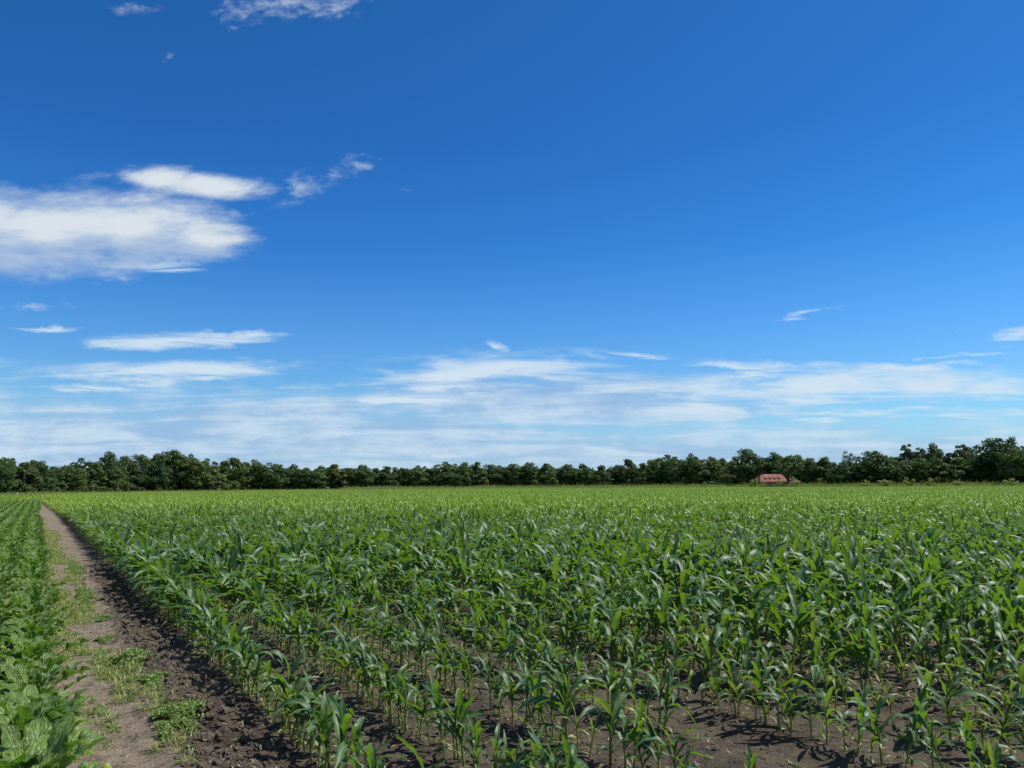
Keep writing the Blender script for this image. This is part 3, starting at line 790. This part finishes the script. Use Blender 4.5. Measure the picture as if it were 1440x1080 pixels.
def clod_mesh(seed, mat, flat=.6):
    r = np.random.default_rng(seed); b = MB(); n, m = 7, 11
    th = np.linspace(.02, math.pi - .02, n)[:, None]; ph = np.linspace(0, 2 * math.pi, m)[None]
    a = r.uniform(-.28, .28, (n, m)); a[:, -1] = a[:, 0]
    k = 1 + a
    P = np.stack([np.sin(th) * np.cos(ph) * k, np.sin(th) * np.sin(ph) * k * r.uniform(.6, .95), np.cos(th) * k * flat + 0 * ph], -1)
    b.grid(P, (.5, 0, 0, 1)); return b.mesh('clod', [mat], smooth=False)
CL = [clod_mesh(950 + k, M_CLOD) for k in range(6)]
pts, rot, scl, idx = [], [], [], []
cr_ = np.random.default_rng(8)
for q in range(17000):
    u = cr_.random()
    if u < .3: X = 1.16 + cr_.normal(0, .17); t = cr_.uniform(3, 20) ; s_ = cr_.lognormal(-4.2, .55)
    elif u < .85:
        d = cr_.uniform(3.5, 15); a = cr_.uniform(-.66, .66); x, y = d * math.tan(a), d; X, t = row_xt(x, y); s_ = cr_.lognormal(-4.7, .6)
        if X < -.2 and cr_.random() < .5: continue
    else: X = cr_.uniform(.15, 1.3); t = cr_.uniform(3, 16); s_ = cr_.lognormal(-5.1, .45)
    x, y = world_xy(X, t); s_ = min(s_, .05)
    pts.append((x, y, gz(x, y) + s_ * .15)); rot.append(tuple(cr_.uniform(-.5, .5, 2)) + (cr_.uniform(0, 6.3),)); scl.append((s_,) * 3); idx.append(int(cr_.integers(0, 6)))
scatter('soil_clods', CL, pts, rot, scl, idx, 'loose crumbs and clods of brown soil', 'soil')
def litter_mesh(seed):
    r = np.random.default_rng(seed); b = MB(); L = r.uniform(.02, .06); s = np.linspace(0, 1, 6)
    C = np.stack([(s - .5) * L, r.normal(0, .003, 6), .004 + np.abs(r.normal(0, .004, 6))], -1); w = np.interp(s, [0, .5, 1], [.001, .0022, .0006])
    b.grid(C[:, None] + np.array([0, 1, .2])[None, None] * (np.array([-1, 1])[None] * w[:, None])[..., None], (r.random(), 0, 0, 1)); return b.mesh('straw', [M_STRAW])
LI = [litter_mesh(970 + k) for k in range(8)]
pts, rot, scl, idx = [], [], [], []
for q in range(5200):
    if q % 2: X = cr_.uniform(.1, 1.45); t = cr_.uniform(3, 22)
    else:
        d = cr_.uniform(3.5, 12); a = cr_.uniform(-.62, .66); X, t = row_xt(d * math.tan(a), d)
    x, y = world_xy(X, t)
    pts.append((x, y, gz(x, y) + .003)); rot.append((cr_.normal(0, .15), cr_.normal(0, .25), cr_.uniform(0, 6.3))); s_ = cr_.uniform(.5, 1.5); scl.append((s_,) * 3); idx.append(int(cr_.integers(0, 8)))
scatter('straw_litter', LI, pts, rot, scl, idx, 'dry straw and leaf scraps scattered on the soil', 'straw')
# sparse seedlings and thin grass on the track side
SW = [leafy_clump(990 + k, 26, .035, .035, .02, .015).mesh('sprig', [M_WEED]) for k in range(4)] + [blade_tuft(995 + k, 16, .07, .025).mesh('sprig_grass', [M_GRASS]) for k in range(4)]
pts, rot, scl, idx = [], [], [], []
for q in range(10000):
    t = 3.5 + 34 * cr_.random() ** 1.3; X = (cr_.normal(.70 if t < 9 else .55, .13) if cr_.random() < .8 else cr_.normal(.12, .1))
    if fbm(np.array(t * .9), np.array(X * 4), 55) < .41: continue
    x, y = world_xy(X, t)
    pts.append((x, y, gz(x, y))); rot.append((0, 0, cr_.uniform(0, 6.3))); scl.append((cr_.uniform(.6, 1.5),) * 3); idx.append(int(cr_.integers(0, 8)))
scatter('sparse_weeds', SW, pts, rot, scl, idx, 'tiny weed sprigs and thin grass dotted over the track', 'weeds')

# ------------------------------------------------------------------ meadow margin, tree line
def build_meadow():
    pxs = np.linspace(-420, 1900, 120); rows = []
    for q in np.linspace(0, 1, 6):
        rows.append([tuple(at_px(p, field_edge(p) - 2 + (tree_dist(p) + 26 - field_edge(p)) * q)) + (.02 + .0 * q,) for p in pxs])
    b = MB(); b.grid(np.array(rows), (.5, 0, 0, 1)); o = link('meadow', b.mesh('meadow', [M_MEADOW]))
    tag(o, 'strip of grass between the maize and the trees', kind='structure')
build_meadow()
def leaf_quads(b, C, N, size, r, tints):
    n = len(C)
    N = N + r.normal(0, .55, (n, 3)); N /= np.linalg.norm(N, axis=1)[:, None]
    a = np.cross(N, r.normal(0, 1, (n, 3))); a /= np.linalg.norm(a, axis=1)[:, None]; c = np.cross(N, a)
    s = size * r.uniform(.55, 1.3, (n, 1))
    V = np.stack([C - a * s - c * s * .6, C + a * s * .8 - c * s * .7, C + a * s + c * s * .6, C - a * s * .7 + c * s * .8], 1).reshape(-1, 3)
    F = np.arange(n * 4).reshape(-1, 4); uv = np.tile([[0, 0], [1, 0], [1, 1], [0, 1]], (n, 1))
    b.v.append(V); b.f.append(F + b.n); b.n += len(V); b.uv.append(uv[F]); b.c.append(tints); b.m.append(np.zeros(n, int))
def crown(seed, H=10., base=1.2, Rr=3.6, shape='round', n_blob=34, per=170, leaf=.17):
    r = np.random.default_rng(seed); b = MB(); cz = (H + base) / 2; hz = (H - base) / 2
    limbs = []
    for i in range(n_blob):
        v = r.normal(0, 1, 3); v /= np.linalg.norm(v); q = r.uniform(.45, .93)
        if shape == 'round': p = np.array([v[0] * Rr * q, v[1] * Rr * q, cz + v[2] * hz * q]); rb = r.uniform(.15, .33) * Rr
        elif shape == 'wide': z = base + (H - base) * r.uniform(.05, .95) ; k = math.sin(math.pi * min(.95, (z - base) / (H - base) * .75 + .3)); p = np.array([v[0] * Rr * k, v[1] * Rr * k, z - .3]); rb = r.uniform(.14, .30) * Rr
        elif shape == 'spire': z = base + (H - base) * r.uniform(.03, .97); k = .95 * (1 - (z - base) / (H - base)) ** .5 + .16; p = np.array([v[0] * Rr * k, v[1] * Rr * k, z]); rb = r.uniform(.24, .4) * Rr * (k ** .6)
        else: p = np.array([v[0] * Rr * .8, v[1] * Rr * .8, base + (H - base) * r.uniform(.1, 1)]); rb = r.uniform(.2, .34) * Rr
        rb3 = rb * np.array([1, 1, .95])
        n = int(per * (rb / (.29 * Rr)) ** 2) + 10
        d = r.normal(0, 1, (n, 3)); d /= np.linalg.norm(d, axis=1)[:, None]; d[:, 2] = np.where(d[:, 2] < -.35, -d[:, 2], d[:, 2])
        rad = r.uniform(.62, 1.22, (n, 1)) if shape != 'open' else r.uniform(.1, 1.3, (n, 1)); C = p + d * rb3 * rad
        t0 = r.uniform(.1, .9)
        tint = np.stack([np.clip(t0 + r.normal(0, .18, n), 0, 1), (r.random(n) < .04) * 1. + (r.random() < .08) * .5, 0 * d[:, 0], 1 + 0 * d[:, 0]], -1)
        leaf_quads(b, C, d, leaf, r, tint); limbs.append(p)
    return b, limbs
def trunk(seed, H, base, limbs, rad=.22):
    r = np.random.default_rng(seed); b = MB(); z = np.linspace(0, H * .8, 8)
    pts = np.stack([np.cumsum(r.normal(0, .06, 8)), np.cumsum(r.normal(0, .06, 8)), z], -1); pts[0, :2] = 0
    b.tube(pts, np.interp(z, [0, .6, H * .8], [rad * 1.5, rad, .05]), 8)
    for p in limbs[::2]:
        z0 = max(base * .7, min(p[2] - 1.2, H * .6)); j = np.argmin(np.abs(z - z0)); q = pts[j]
        s = np.linspace(0, 1, 5)[:, None]; L = q + (p - q) * s; L[:, 2] += np.sin(s[:, 0] * math.pi) * .25
        b.tube(L, np.linspace(rad * .45, .03, 5), 5)
    return b
TREES = {}
def tree_kind(key, mat, bark, specs):
    L = []
    for (seed, H, base, Rr, shape, nb, per, leaf) in specs:
        c, limbs = crown(seed, H, base, Rr, shape, nb, per, leaf); tr = trunk(seed, H, base, limbs)
        L.append((H, Rr, c.mesh(key + '_crown', [mat], smooth=False), tr.mesh(key + '_trunk', [bark])))
    TREES[key] = L
tree_kind('oak', M_OAK, M_BARK, [(1000 + k, 10, .3, 3.9, 'round', 64, 120, .17) for k in range(6)])
tree_kind('ash', M_ASH, M_BARK, [(1020 + k, 10, .2, 3.1, 'wide', 60, 105, .17) for k in range(5)])
tree_kind('poplar', M_POPLAR, M_BARK, [(1040 + k, 10, .8, 2.3, 'spire', 60, 120, .16) for k in range(3)])
tree_kind('thin', M_POPLAR, M_BARK, [(1060, 10, 6.0, 2.6, 'open', 30, 26, .13)])
tree_kind('high', M_OAK, M_BARK, [(1070 + k, 10, 3.2, 3.6, 'round', 34, 150, .17) for k in range(2)])
tree_kind('birch', M_ASH, M_PALEBARK, [(1080, 10, 3.6, 2.4, 'round', 22, 90, .15)])
def tree(kind, px, ytop, width, D, r, label, group, n):
    H, Rr, cm, tm = TREES[kind][int(r.integers(0, len(TREES[kind])))]
    x, y = at_px(px, D); yh = 687 - 10 * px / 1440
    h = EYE + (yh - ytop) * D / F_PX
    w = width * D / F_PX
    o = empty({'oak': 'broadleaf_tree', 'ash': 'broadleaf_tree', 'poplar': 'poplar_tree', 'thin': 'sparse_tree', 'high': 'broadleaf_tree', 'birch': 'birch_tree'}[kind], (x, y, 0), r.uniform(0, 6.3))
    o.scale = (w / (2 * Rr) * r.uniform(.9, 1.12), w / (2 * Rr), h / (H * .985))
    link('crown', cm, o); link('trunk', tm, o); tag(o, label, 'tree', group)
    return o
# silhouette of the tree line, photo pixels: x, top y, width, kind
front = [(-70, 655, 44, 'oak'), (-35, 652, 42, 'ash'), (2, 652, 38, 'oak'), (33, 650, 40, 'ash'), (58, 652, 36, 'oak'), (84, 660, 30, 'ash'), (106, 655, 32, 'oak'), (132, 650, 36, 'ash'), (160, 655, 36, 'ash'),
         (190, 658, 34, 'ash'), (218, 650, 40, 'oak'), (244, 635, 46, 'oak'), (272, 646, 38, 'oak'), (300, 655, 36, 'ash'), (328, 644, 40, 'ash'), (356, 648, 38, 'oak'), (382, 651, 38, 'oak'),
         (408, 657, 26, 'birch'), (428, 659, 32, 'oak'), (447, 660, 26, 'ash'), (468, 653, 34, 'ash'), (488, 658, 26, 'ash'), (508, 656, 34, 'oak'), (527, 659, 26, 'ash'), (544, 656, 28, 'ash'), (566, 655, 28, 'oak'),
         (584, 656, 30, 'oak'), (602, 659, 24, 'ash'), (624, 651, 38, 'oak'), (632, 664, 32, 'oak'), (650, 653, 30, 'oak'), (670, 650, 34, 'ash'), (694, 653, 34, 'oak'), (718, 652, 32, 'oak'), (742, 650, 28, 'oak'), (767, 652, 32, 'ash'),
         (798, 653, 34, 'oak'), (822, 658, 30, 'oak'), (846, 655, 30, 'ash'), (868, 655, 26, 'oak'), (884, 646, 32, 'ash'), (904, 652, 24, 'ash'), (932, 640, 44, 'oak'), (955, 643, 34, 'oak'), (978, 640, 36, 'oak'),
         (1004, 643, 34, 'ash'), (1030, 650, 32, 'ash'), (1056, 631, 44, 'oak'), (1080, 645, 32, 'oak'), (1094, 640, 32, 'oak'), (1108, 638, 34, 'high'), (1140, 644, 32, 'oak'), (1160, 643, 34, 'ash'), (1184, 652, 32, 'oak'),
         (1212, 652, 36, 'oak'), (1235, 634, 48, 'oak'), (1250, 652, 34, 'ash'), (1274, 648, 36, 'ash'), (1298, 640, 40, 'oak'), (1322, 645, 36, 'ash'), (1350, 644, 44, 'ash'), (1378, 640, 36, 'oak'), (1408, 616, 58, 'oak'),
         (1432, 628, 44, 'oak'), (1462, 632, 44, 'ash'), (1495, 636, 44, 'oak')]
tr_ = np.random.default_rng(77)
kinds_txt = {'oak': 'rounded dark green', 'ash': 'loose mid green', 'poplar': 'narrow grey-green', 'birch': 'slender pale-trunked', 'thin': 'sparse see-through', 'high': 'high-crowned dark'}
special = {(244, 635): 'tallest dome-topped dark tree in the left part of the wood', (1056, 631): 'broad tall dark tree just left of the red-roofed farmhouse',
           (1108, 638): 'dark high-crowned tree standing in front of the right end of the farmhouse', (1408, 616): 'tallest dark oak-like tree at the right edge of the photo',
           (408, 657): 'slender tree with a pale white trunk left of centre', (1235, 634): 'domed dark tree right of the sparse see-through tree', (932, 640): 'wide dark dome-crowned tree right of centre',
           (632, 664): 'low round bushy tree standing in front of the line left of centre'}
cnt = 0
for (px, yt, w, kd) in front:
    vis = 0 <= px + w / 2 and px - w / 2 <= 1440
    if vis: cnt += 1
    D = float(tree_dist(px)) + tr_.uniform(-4, 4) - (10 if (px, yt) == (632, 664) else 0)
    if (px, yt) == (1108, 638): D = 240
    lab = special.get((px, yt)) or ('%s tree, %s from the left in the front of the tree line' % (kinds_txt[kd], ordinal(cnt)) if vis else '%s tree outside the %s end of the view' % (kinds_txt[kd], 'left' if px < 0 else 'right'))
    tree(kd, px, yt, w * 1.12, D, tr_, lab, 'trees in the front of the tree line', cnt)
back = [(95, 650, 30, 'oak'), (118, 645, 34, 'oak'), (148, 640, 38, 'oak'), (176, 641, 36, 'oak'), (200, 639, 36, 'oak'), (222, 640, 34, 'oak'), (262, 641, 34, 'oak'), (290, 647, 34, 'oak'), (315, 648, 32, 'ash'), (342, 650, 30, 'oak'),
        (15, 655, 34, 'oak'), (45, 647, 26, 'ash'), (75, 656, 28, 'ash'), (365, 653, 30, 'ash'), (395, 656, 30, 'oak'), (440, 662, 30, 'ash'), (458, 660, 30, 'oak'), (480, 659, 26, 'poplar'), (498, 661, 30, 'oak'), (520, 663, 28, 'ash'),
        (536, 662, 28, 'oak'), (556, 660, 28, 'ash'), (576, 661, 28, 'oak'), (597, 657, 14, 'poplar'), (612, 662, 28, 'oak'), (640, 654, 26, 'oak'), (660, 655, 28, 'oak'), (682, 657, 28, 'oak'), (706, 656, 28, 'oak'), (730, 656, 28, 'oak'),
        (755, 660, 28, 'oak'), (782, 659, 28, 'ash'), (810, 661, 28, 'oak'), (834, 662, 30, 'oak'), (858, 660, 28, 'oak'), (876, 656, 24, 'oak'), (895, 656, 26, 'oak'), (915, 652, 28, 'oak'), (945, 648, 30, 'oak'), (966, 650, 30, 'oak'),
        (990, 647, 30, 'oak'), (1016, 646, 30, 'oak'), (1038, 648, 28, 'ash'), (1070, 644, 30, 'oak'), (1104, 646, 30, 'oak'), (1128, 646, 30, 'oak'), (1150, 650, 30, 'ash'), (1172, 651, 28, 'ash'), (1198, 637, 20, 'thin'), (1222, 647, 30, 'oak'),
        (1262, 643, 30, 'ash'), (1281, 627, 26, 'poplar'), (1296, 632, 24, 'poplar'), (1320, 628, 32, 'oak'), (1340, 638, 26, 'poplar'), (1358, 626, 28, 'poplar'), (1372, 630, 22, 'thin'), (1392, 634, 30, 'oak'), (1424, 620, 34, 'oak'), (1440, 640, 34, 'oak')]
sp2 = {(1198, 637): 'sparse see-through tree poking above the line right of the farmhouse', (1281, 627): 'narrow grey-green poplar, left one of the close pair', (1296, 632): 'narrow grey-green poplar, right one of the close pair',
       (1358, 626): 'narrow grey-green poplar left of the tallest tree', (1372, 630): 'thin open tree beside the tallest right-hand tree', (1320, 628): 'dark rounded treetop between the poplars'}
cnt = 0
for (px, yt, w, kd) in sorted(back):
    cnt += 1
    D = float(tree_dist(px)) + tr_.uniform(8, 14)
    lab = sp2.get((px, yt)) or '%s treetop, %s from the left among those behind the front trees' % (kinds_txt[kd], ordinal(cnt))
    tree(kd, px, yt, w * 1.15, D, tr_, lab, 'trees behind the front of the tree line', cnt)
# bushes and margin growth
def shrub(seed, mat, H=2., Rr=1.2, leaf=.09, nb=16, per=80):
    c, _ = crown(seed, H, .0, Rr, 'round', nb, per, leaf); return c.mesh('shrub', [mat], smooth=False)
SH_D = [shrub(1100 + k, M_OAK, 3.5, 2.2, .16, 16, 90) for k in range(4)] + [shrub(1110 + k, M_ASH, 3., 2.0, .15, 16, 90) for k in range(3)]
pts, rot, scl, idx = [], [], [], []
for p in np.arange(-330, 1770, 3.2):
    for layer in range(3):
        D = float(tree_dist(p)) + layer * 8 + tr_.uniform(-1, 4) + 2
        if 1050 < p < 1130 and layer == 0: continue
        x, y = at_px(p + tr_.uniform(-2, 2), D); pts.append((x, y, 0)); rot.append((0, 0, tr_.uniform(0, 6.3)))
        s_ = tr_.uniform(.7, 1.25) * (1 + .35 * layer); scl.append((s_, s_, s_ * tr_.uniform(.8, 1.3))); idx.append(int(tr_.integers(0, 7)))
scatter('undergrowth', SH_D, pts, rot, scl, idx, 'dark undergrowth closing the gaps beneath the trees', 'undergrowth')
GT = []
for k in range(6):
    r = np.random.default_rng(1150 + k); b = MB(); n = 260
    C = np.stack([r.normal(0, .8, n), r.normal(0, .8, n), np.abs(r.normal(0, .28, n))], -1)
    N = np.stack([r.normal(0, 1, n), r.normal(0, 1, n), np.full(n, .3)], -1)
    leaf_quads(b, C, N, .07, r, np.stack([r.random(n), (r.random(n) < (.2 + .12 * k)) * 1.0, 0 * r.random(n), 1 + 0 * r.random(n)], -1))
    GT.append(b.mesh('tall_grass', [M_BUSH], smooth=False))
pts, rot, scl, idx = [], [], [], []
for p in np.arange(-330, 1770, 1.3):
    right = p > 1020
    for layer in range(3):
        D0 = float(field_edge(p)) + 3; D1 = float(tree_dist(p)) - 3
        D = (D1 - layer * 2.5 - tr_.uniform(0, 2) - (16 if 1040 < p < 1135 else 0)) if right or p < 330 else D0 + (D1 - D0) * tr_.uniform(.0, 1)
        x, y = at_px(p, D); pts.append((x, y, 0)); rot.append((0, 0, tr_.uniform(0, 6.3)))
        s_ = tr_.uniform(.7, 1.2); hz = (1.8 if right else 1.8 if p > 480 else 1.0) * tr_.uniform(.6, 1.3)
        scl.append((s_, s_, hz)); idx.append(min(5, int(tr_.integers(0, 4)) + (2 if 380 < p < 700 else 0)))
scatter('margin_grass', GT, pts, rot, scl, idx, 'rough grass and weeds along the foot of the tree line', 'grass')
BU = [shrub(1130 + k, M_BUSH, 2.6, 1.7, .10, 18, 110) for k in range(4)]
bushes = [(1117, 671.5, 12, 8, 'bush half hiding the white wing of the farmhouse'), (1060, 673, 13, 8, 'dark bush at the left end of the farmhouse roof'), (1095, 677.5, 13, 4, 'low bush under the right end of the red roof'), (1072, 680, 12, 5, 'small light green bush in front of the farmhouse roof end'), (1217, 676, 15, 8, 'leftmost of the four light green bushes before the right-hand trees'),
          (1245, 675.5, 19, 8.5, 'second from the left of the four light green bushes'), (1278, 673.5, 18, 9, 'third from the left of the four light green bushes'), (1309, 672.5, 13, 10, 'rightmost and darkest of the four light green bushes'),
          (990, 679, 10, 4.5, 'small pale bush at the field edge right of centre'), (1348, 677, 16, 6, 'low bush on the field margin near the right edge'), (1420, 675, 20, 7, 'low wide bush below the tallest tree')]
for q, (px, yt, w, h, lab) in enumerate(bushes):
    D = float(field_edge(px)) + 5; x, y = at_px(px, D); yh = 687 - 10 * px / 1440; yt -= 1.5
    o = link('bush', BU[q % 4]); o.location = (x, y, 0); o.rotation_euler = (0, 0, q); hh = EYE + (yh - yt) * D / F_PX
    o.scale = (w * D / F_PX / 3.4, w * D / F_PX / 3.4, hh / 2.6); tag(o, lab, 'bush', 'bushes along the field margin')

# ------------------------------------------------------------------ farmhouse behind the field
def box(b, x0, x1, y0, y1, z0, z1, mat=0):
    P = np.array([[x0, y0, z0], [x1, y0, z0], [x1, y1, z0], [x0, y1, z0], [x0, y0, z1], [x1, y0, z1], [x1, y1, z1], [x0, y1, z1]], float)
    F = [[0, 3, 2, 1], [4, 5, 6, 7], [0, 1, 5, 4], [1, 2, 6, 5], [2, 3, 7, 6], [3, 0, 4, 7]]
    b.add(P, F, np.zeros((8, 2)), (.5, 0, 0, 1), mat)
def roof_material():
    m, T, out = material('roof_tiles')
    tc = T.new('ShaderNodeTexCoord').outputs['Object']; x, y, z = T.sep(tc)
    n = T.noise(tc, 1.3, 5, .65); w = T.math('SINE', T.math('MULTIPLY', x, 26.0)); v = T.math('SINE', T.math('MULTIPLY', z, 40.0))
    c = T.mix(T.smooth(n, .35, .65), (.14, .036, .018), (.24, .080, .046))
    c = T.mix(T.smooth(T.noise(tc, .8, 3, .6), .56, .66), c, (.30, .19, .15))
    p = T.new('ShaderNodeBsdfPrincipled'); T.put(p.inputs['Base Color'], c); p.inputs['Roughness'].default_value = .75
    bn = T.new('ShaderNodeBump'); bn.inputs['Strength'].default_value = .6; bn.inputs['Distance'].default_value = .04
    T.put(bn.inputs['Height'], T.math('ADD', w, v)); T.l.new(bn.outputs[0], p.inputs['Normal']); T.l.new(p.outputs[0], out.inputs[0]); return m
M_ROOF = roof_material(); M_WALL = plain('brick_wall', (.10, .06, .045), (.17, .10, .075), 5); M_WHITE = plain('white_render', (.50, .49, .46), (.66, .65, .62), 3)
M_DARKROOF = plain('grey_roof', (.16, .14, .15), (.24, .21, .22), 3); M_GLASS = plain('window_glass', (.02, .025, .03), (.03, .035, .04), 2, .1, 0)
M_FRAME = plain('white_paint', (.7, .7, .68), (.8, .8, .78), 3)
def farmhouse():
    D = 250; x, y = at_px(1085, D); yh = 679.4; mp = D / F_PX
    root = empty('farmhouse', (x, y, 0), 0); root.rotation_euler = (0, 0, R(4)); tag(root, 'low farmhouse with red tiled roof half hidden under the trees', 'house')
    x0, x1 = (1063 - 1085) * mp, (1103 - 1085) * mp; ze, zr = EYE + (yh - 677.5) * mp, EYE + (yh - 667.0) * mp; dp = 3.6
    w = MB(); box(w, x0 + .5, x1 - .4, -dp + .5, dp - .5, 0, ze + .05); link('wall', w.mesh('wall', [M_WALL], False), root)
    r = MB(); hip = 1.6
    V = np.array([[x0, -dp, ze], [x1, -dp, ze], [x1, dp, ze], [x0, dp, ze], [x0 + hip, 0, zr], [x1 - .6, 0, zr]])
    Q = [[0, 1, 5, 4], [2, 3, 4, 5], [3, 0, 4, 4], [1, 2, 5, 5]]
    r.add(V, Q[:2], np.zeros((6, 2)), (.5, 0, 0, 1)); r.add(V + [0, 0, 0], [[3, 0, 4, 4]], np.zeros((6, 2)), (.5, 0, 0, 1)); r.add(V, [[1, 2, 5, 5]], np.zeros((6, 2)), (.5, 0, 0, 1))
    me = r.mesh('roof', [M_ROOF], False)
    rf = link('roof', me, root); md = rf.modifiers.new('thick', 'SOLIDIFY'); md.thickness = .12
    ch = MB(); box(ch, x0 + hip + .1, x0 + hip + .7, -.3, .3, zr - .4, zr + .55); link('chimney', ch.mesh('chimney', [M_WALL], False), rf)
    for k in range(4):                                          # small dormers in a row on the front slope
        f = .14 + .22 * k; cx = x0 + 1.6 + (x1 - x0 - 2.6) * f; zb = ze + (zr - ze) * .38; yb = -dp * (1 - .38)
        d = MB(); box(d, cx - .28, cx + .28, yb - .18, yb + .9, zb - .05, zb + .32); dm = link('dormer', d.mesh('dormer', [M_FRAME], False), root)
        pn = MB(); box(pn, cx - .15, cx + .15, yb - .2, yb - .15, zb + .06, zb + .26); link('pane', pn.mesh('pane', [M_GLASS], False), dm)
        dr = MB(); P = np.array([[cx - .42, yb - .28, zb + .31], [cx + .42, yb - .28, zb + .31], [cx + .42, yb + 1.15, zb + .74], [cx - .42, yb + 1.15, zb + .74]])
        dr.add(P, [[0, 1, 2, 3]], np.zeros((4, 2)), (.5, 0, 0, 1)); q = link('dormer_roof', dr.mesh('dormer_roof', [M_ROOF], False), dm); s = q.modifiers.new('t', 'SOLIDIFY'); s.thickness = .07
    for k in range(5):
        cx = x0 + 1.2 + k * 1.75; wn = MB(); box(wn, cx - .4, cx + .4, -dp + .46, -dp + .53, .8, ze - .15); f = link('window', wn.mesh('window', [M_FRAME], False), root)
        pn = MB(); box(pn, cx - .33, cx + .33, -dp + .44, -dp + .455, .87, ze - .22); link('pane', pn.mesh('pane', [M_GLASS], False), f)
    # white-gabled wing on the right
    xa, xb = (1104 - 1085) * mp + .15, (1117 - 1085) * mp; zw, zg = EYE + (678.9 - 677) * mp, EYE + (678.9 - 671.5) * mp
    g = MB(); box(g, xa, xb, -dp - .6, 1.2, 0, zw)
    xm = xa + 1.0
    g.add(np.array([[xa, -dp - .6, zw], [xa + 2, -dp - .6, zw], [xm, -dp - .6, zg], [xa, -dp - .4, zw], [xa + 2, -dp - .4, zw], [xm, -dp - .4, zg]]), [[0, 1, 2, 2], [4, 3, 5, 5]], np.zeros((6, 2)), (.5, 0, 0, 1))
    link('wing_wall', g.mesh('wing_wall', [M_WHITE], False), root)
    rr = MB(); rr.add(np.array([[xa + .3, -dp - .9, zw - .1], [xb + .3, -dp - .9, zw - .1], [xb - .2, -1.2, zg - .2], [xa + .9, -1.2, zg - .2]]), [[0, 1, 2, 3]], np.zeros((4, 2)), (.5, 0, 0, 1))
    rr.add(np.array([[xa + .9, -1.2, zg - .2], [xb - .2, -1.2, zg - .2], [xb + .3, 1.5, zw - .1], [xa + .3, 1.5, zw - .1]]), [[0, 1, 2, 3]], np.zeros((4, 2)), (.5, 0, 0, 1))
    q = link('wing_roof', rr.mesh('wing_roof', [M_ROOF], False), root); s = q.modifiers.new('t', 'SOLIDIFY'); s.thickness = .1
    dd = MB(); box(dd, xa + .75, xa + 1.25, -dp - .63, -dp - .61, .4, 1.6); link('window', dd.mesh('window', [M_GLASS], False), root)
farmhouse()
# short wooden field post in the maize at the far side, and a pale stake at the left field edge
def post(px, D, h, mat, w, label):
    x, y = at_px(px, D); b = MB(); b.tube([(0, 0, -.1), (0, 0, h * .6), (.01, 0, h)], [w, w, w * .9], 8); b.tube([(.01, 0, h), (.01, 0, h + w * .5)], [w * .9, .005], 8)
    o = link('field_post', b.mesh('field_post', [mat])); o.location = (x, y, 0); tag(o, label, 'post')
post(788, 250, 1.25, M_BARK, .09, 'short dark wooden post at the far field edge near the centre')
post(25, 141, 1.05, M_PALEBARK, .07, 'pale stake standing at the far left field edge')
# bird
def bird():
    d = ray(1339.5, 468.5); D = 150; p = Vector((0, 0, EYE)) + d * D
    root = empty('bird', p, R(70)); tag(root, 'tiny dark bird flying high over the right side of the field', 'bird')
    b = MB(); s = np.linspace(-1, 1, 9); b.tube(np.stack([s * .14, 0 * s, .01 * np.cos(s * 2)], -1), np.array([.004, .018, .032, .040, .042, .036, .028, .024, .003]), 8)
    wv = np.linspace(-1, 1, 13); C = np.stack([-.02 - .10 * np.abs(wv) ** 1.6, wv * .33, .02 + .09 * np.sin(np.abs(wv) * 2.2)], -1); ww = np.interp(np.abs(wv), [0, .5, 1], [.085, .075, .015])
    b.grid(np.stack([C + np.array([1, 0, 0]) * ww[:, None] * .5, C - np.array([1, 0, 0]) * ww[:, None] * .5], 1), (.5, 0, 0, 1))
    b.grid(np.array([[[-.12, -.012, 0], [-.12, .012, 0]], [[-.2, -.04, 0], [-.2, .04, 0]]]), (.5, 0, 0, 1))
    m = plain('bird_feathers', (.03, .03, .035), (.06, .06, .065), 10)
    link('body', b.mesh('bird_body', [m]), root)
bird()
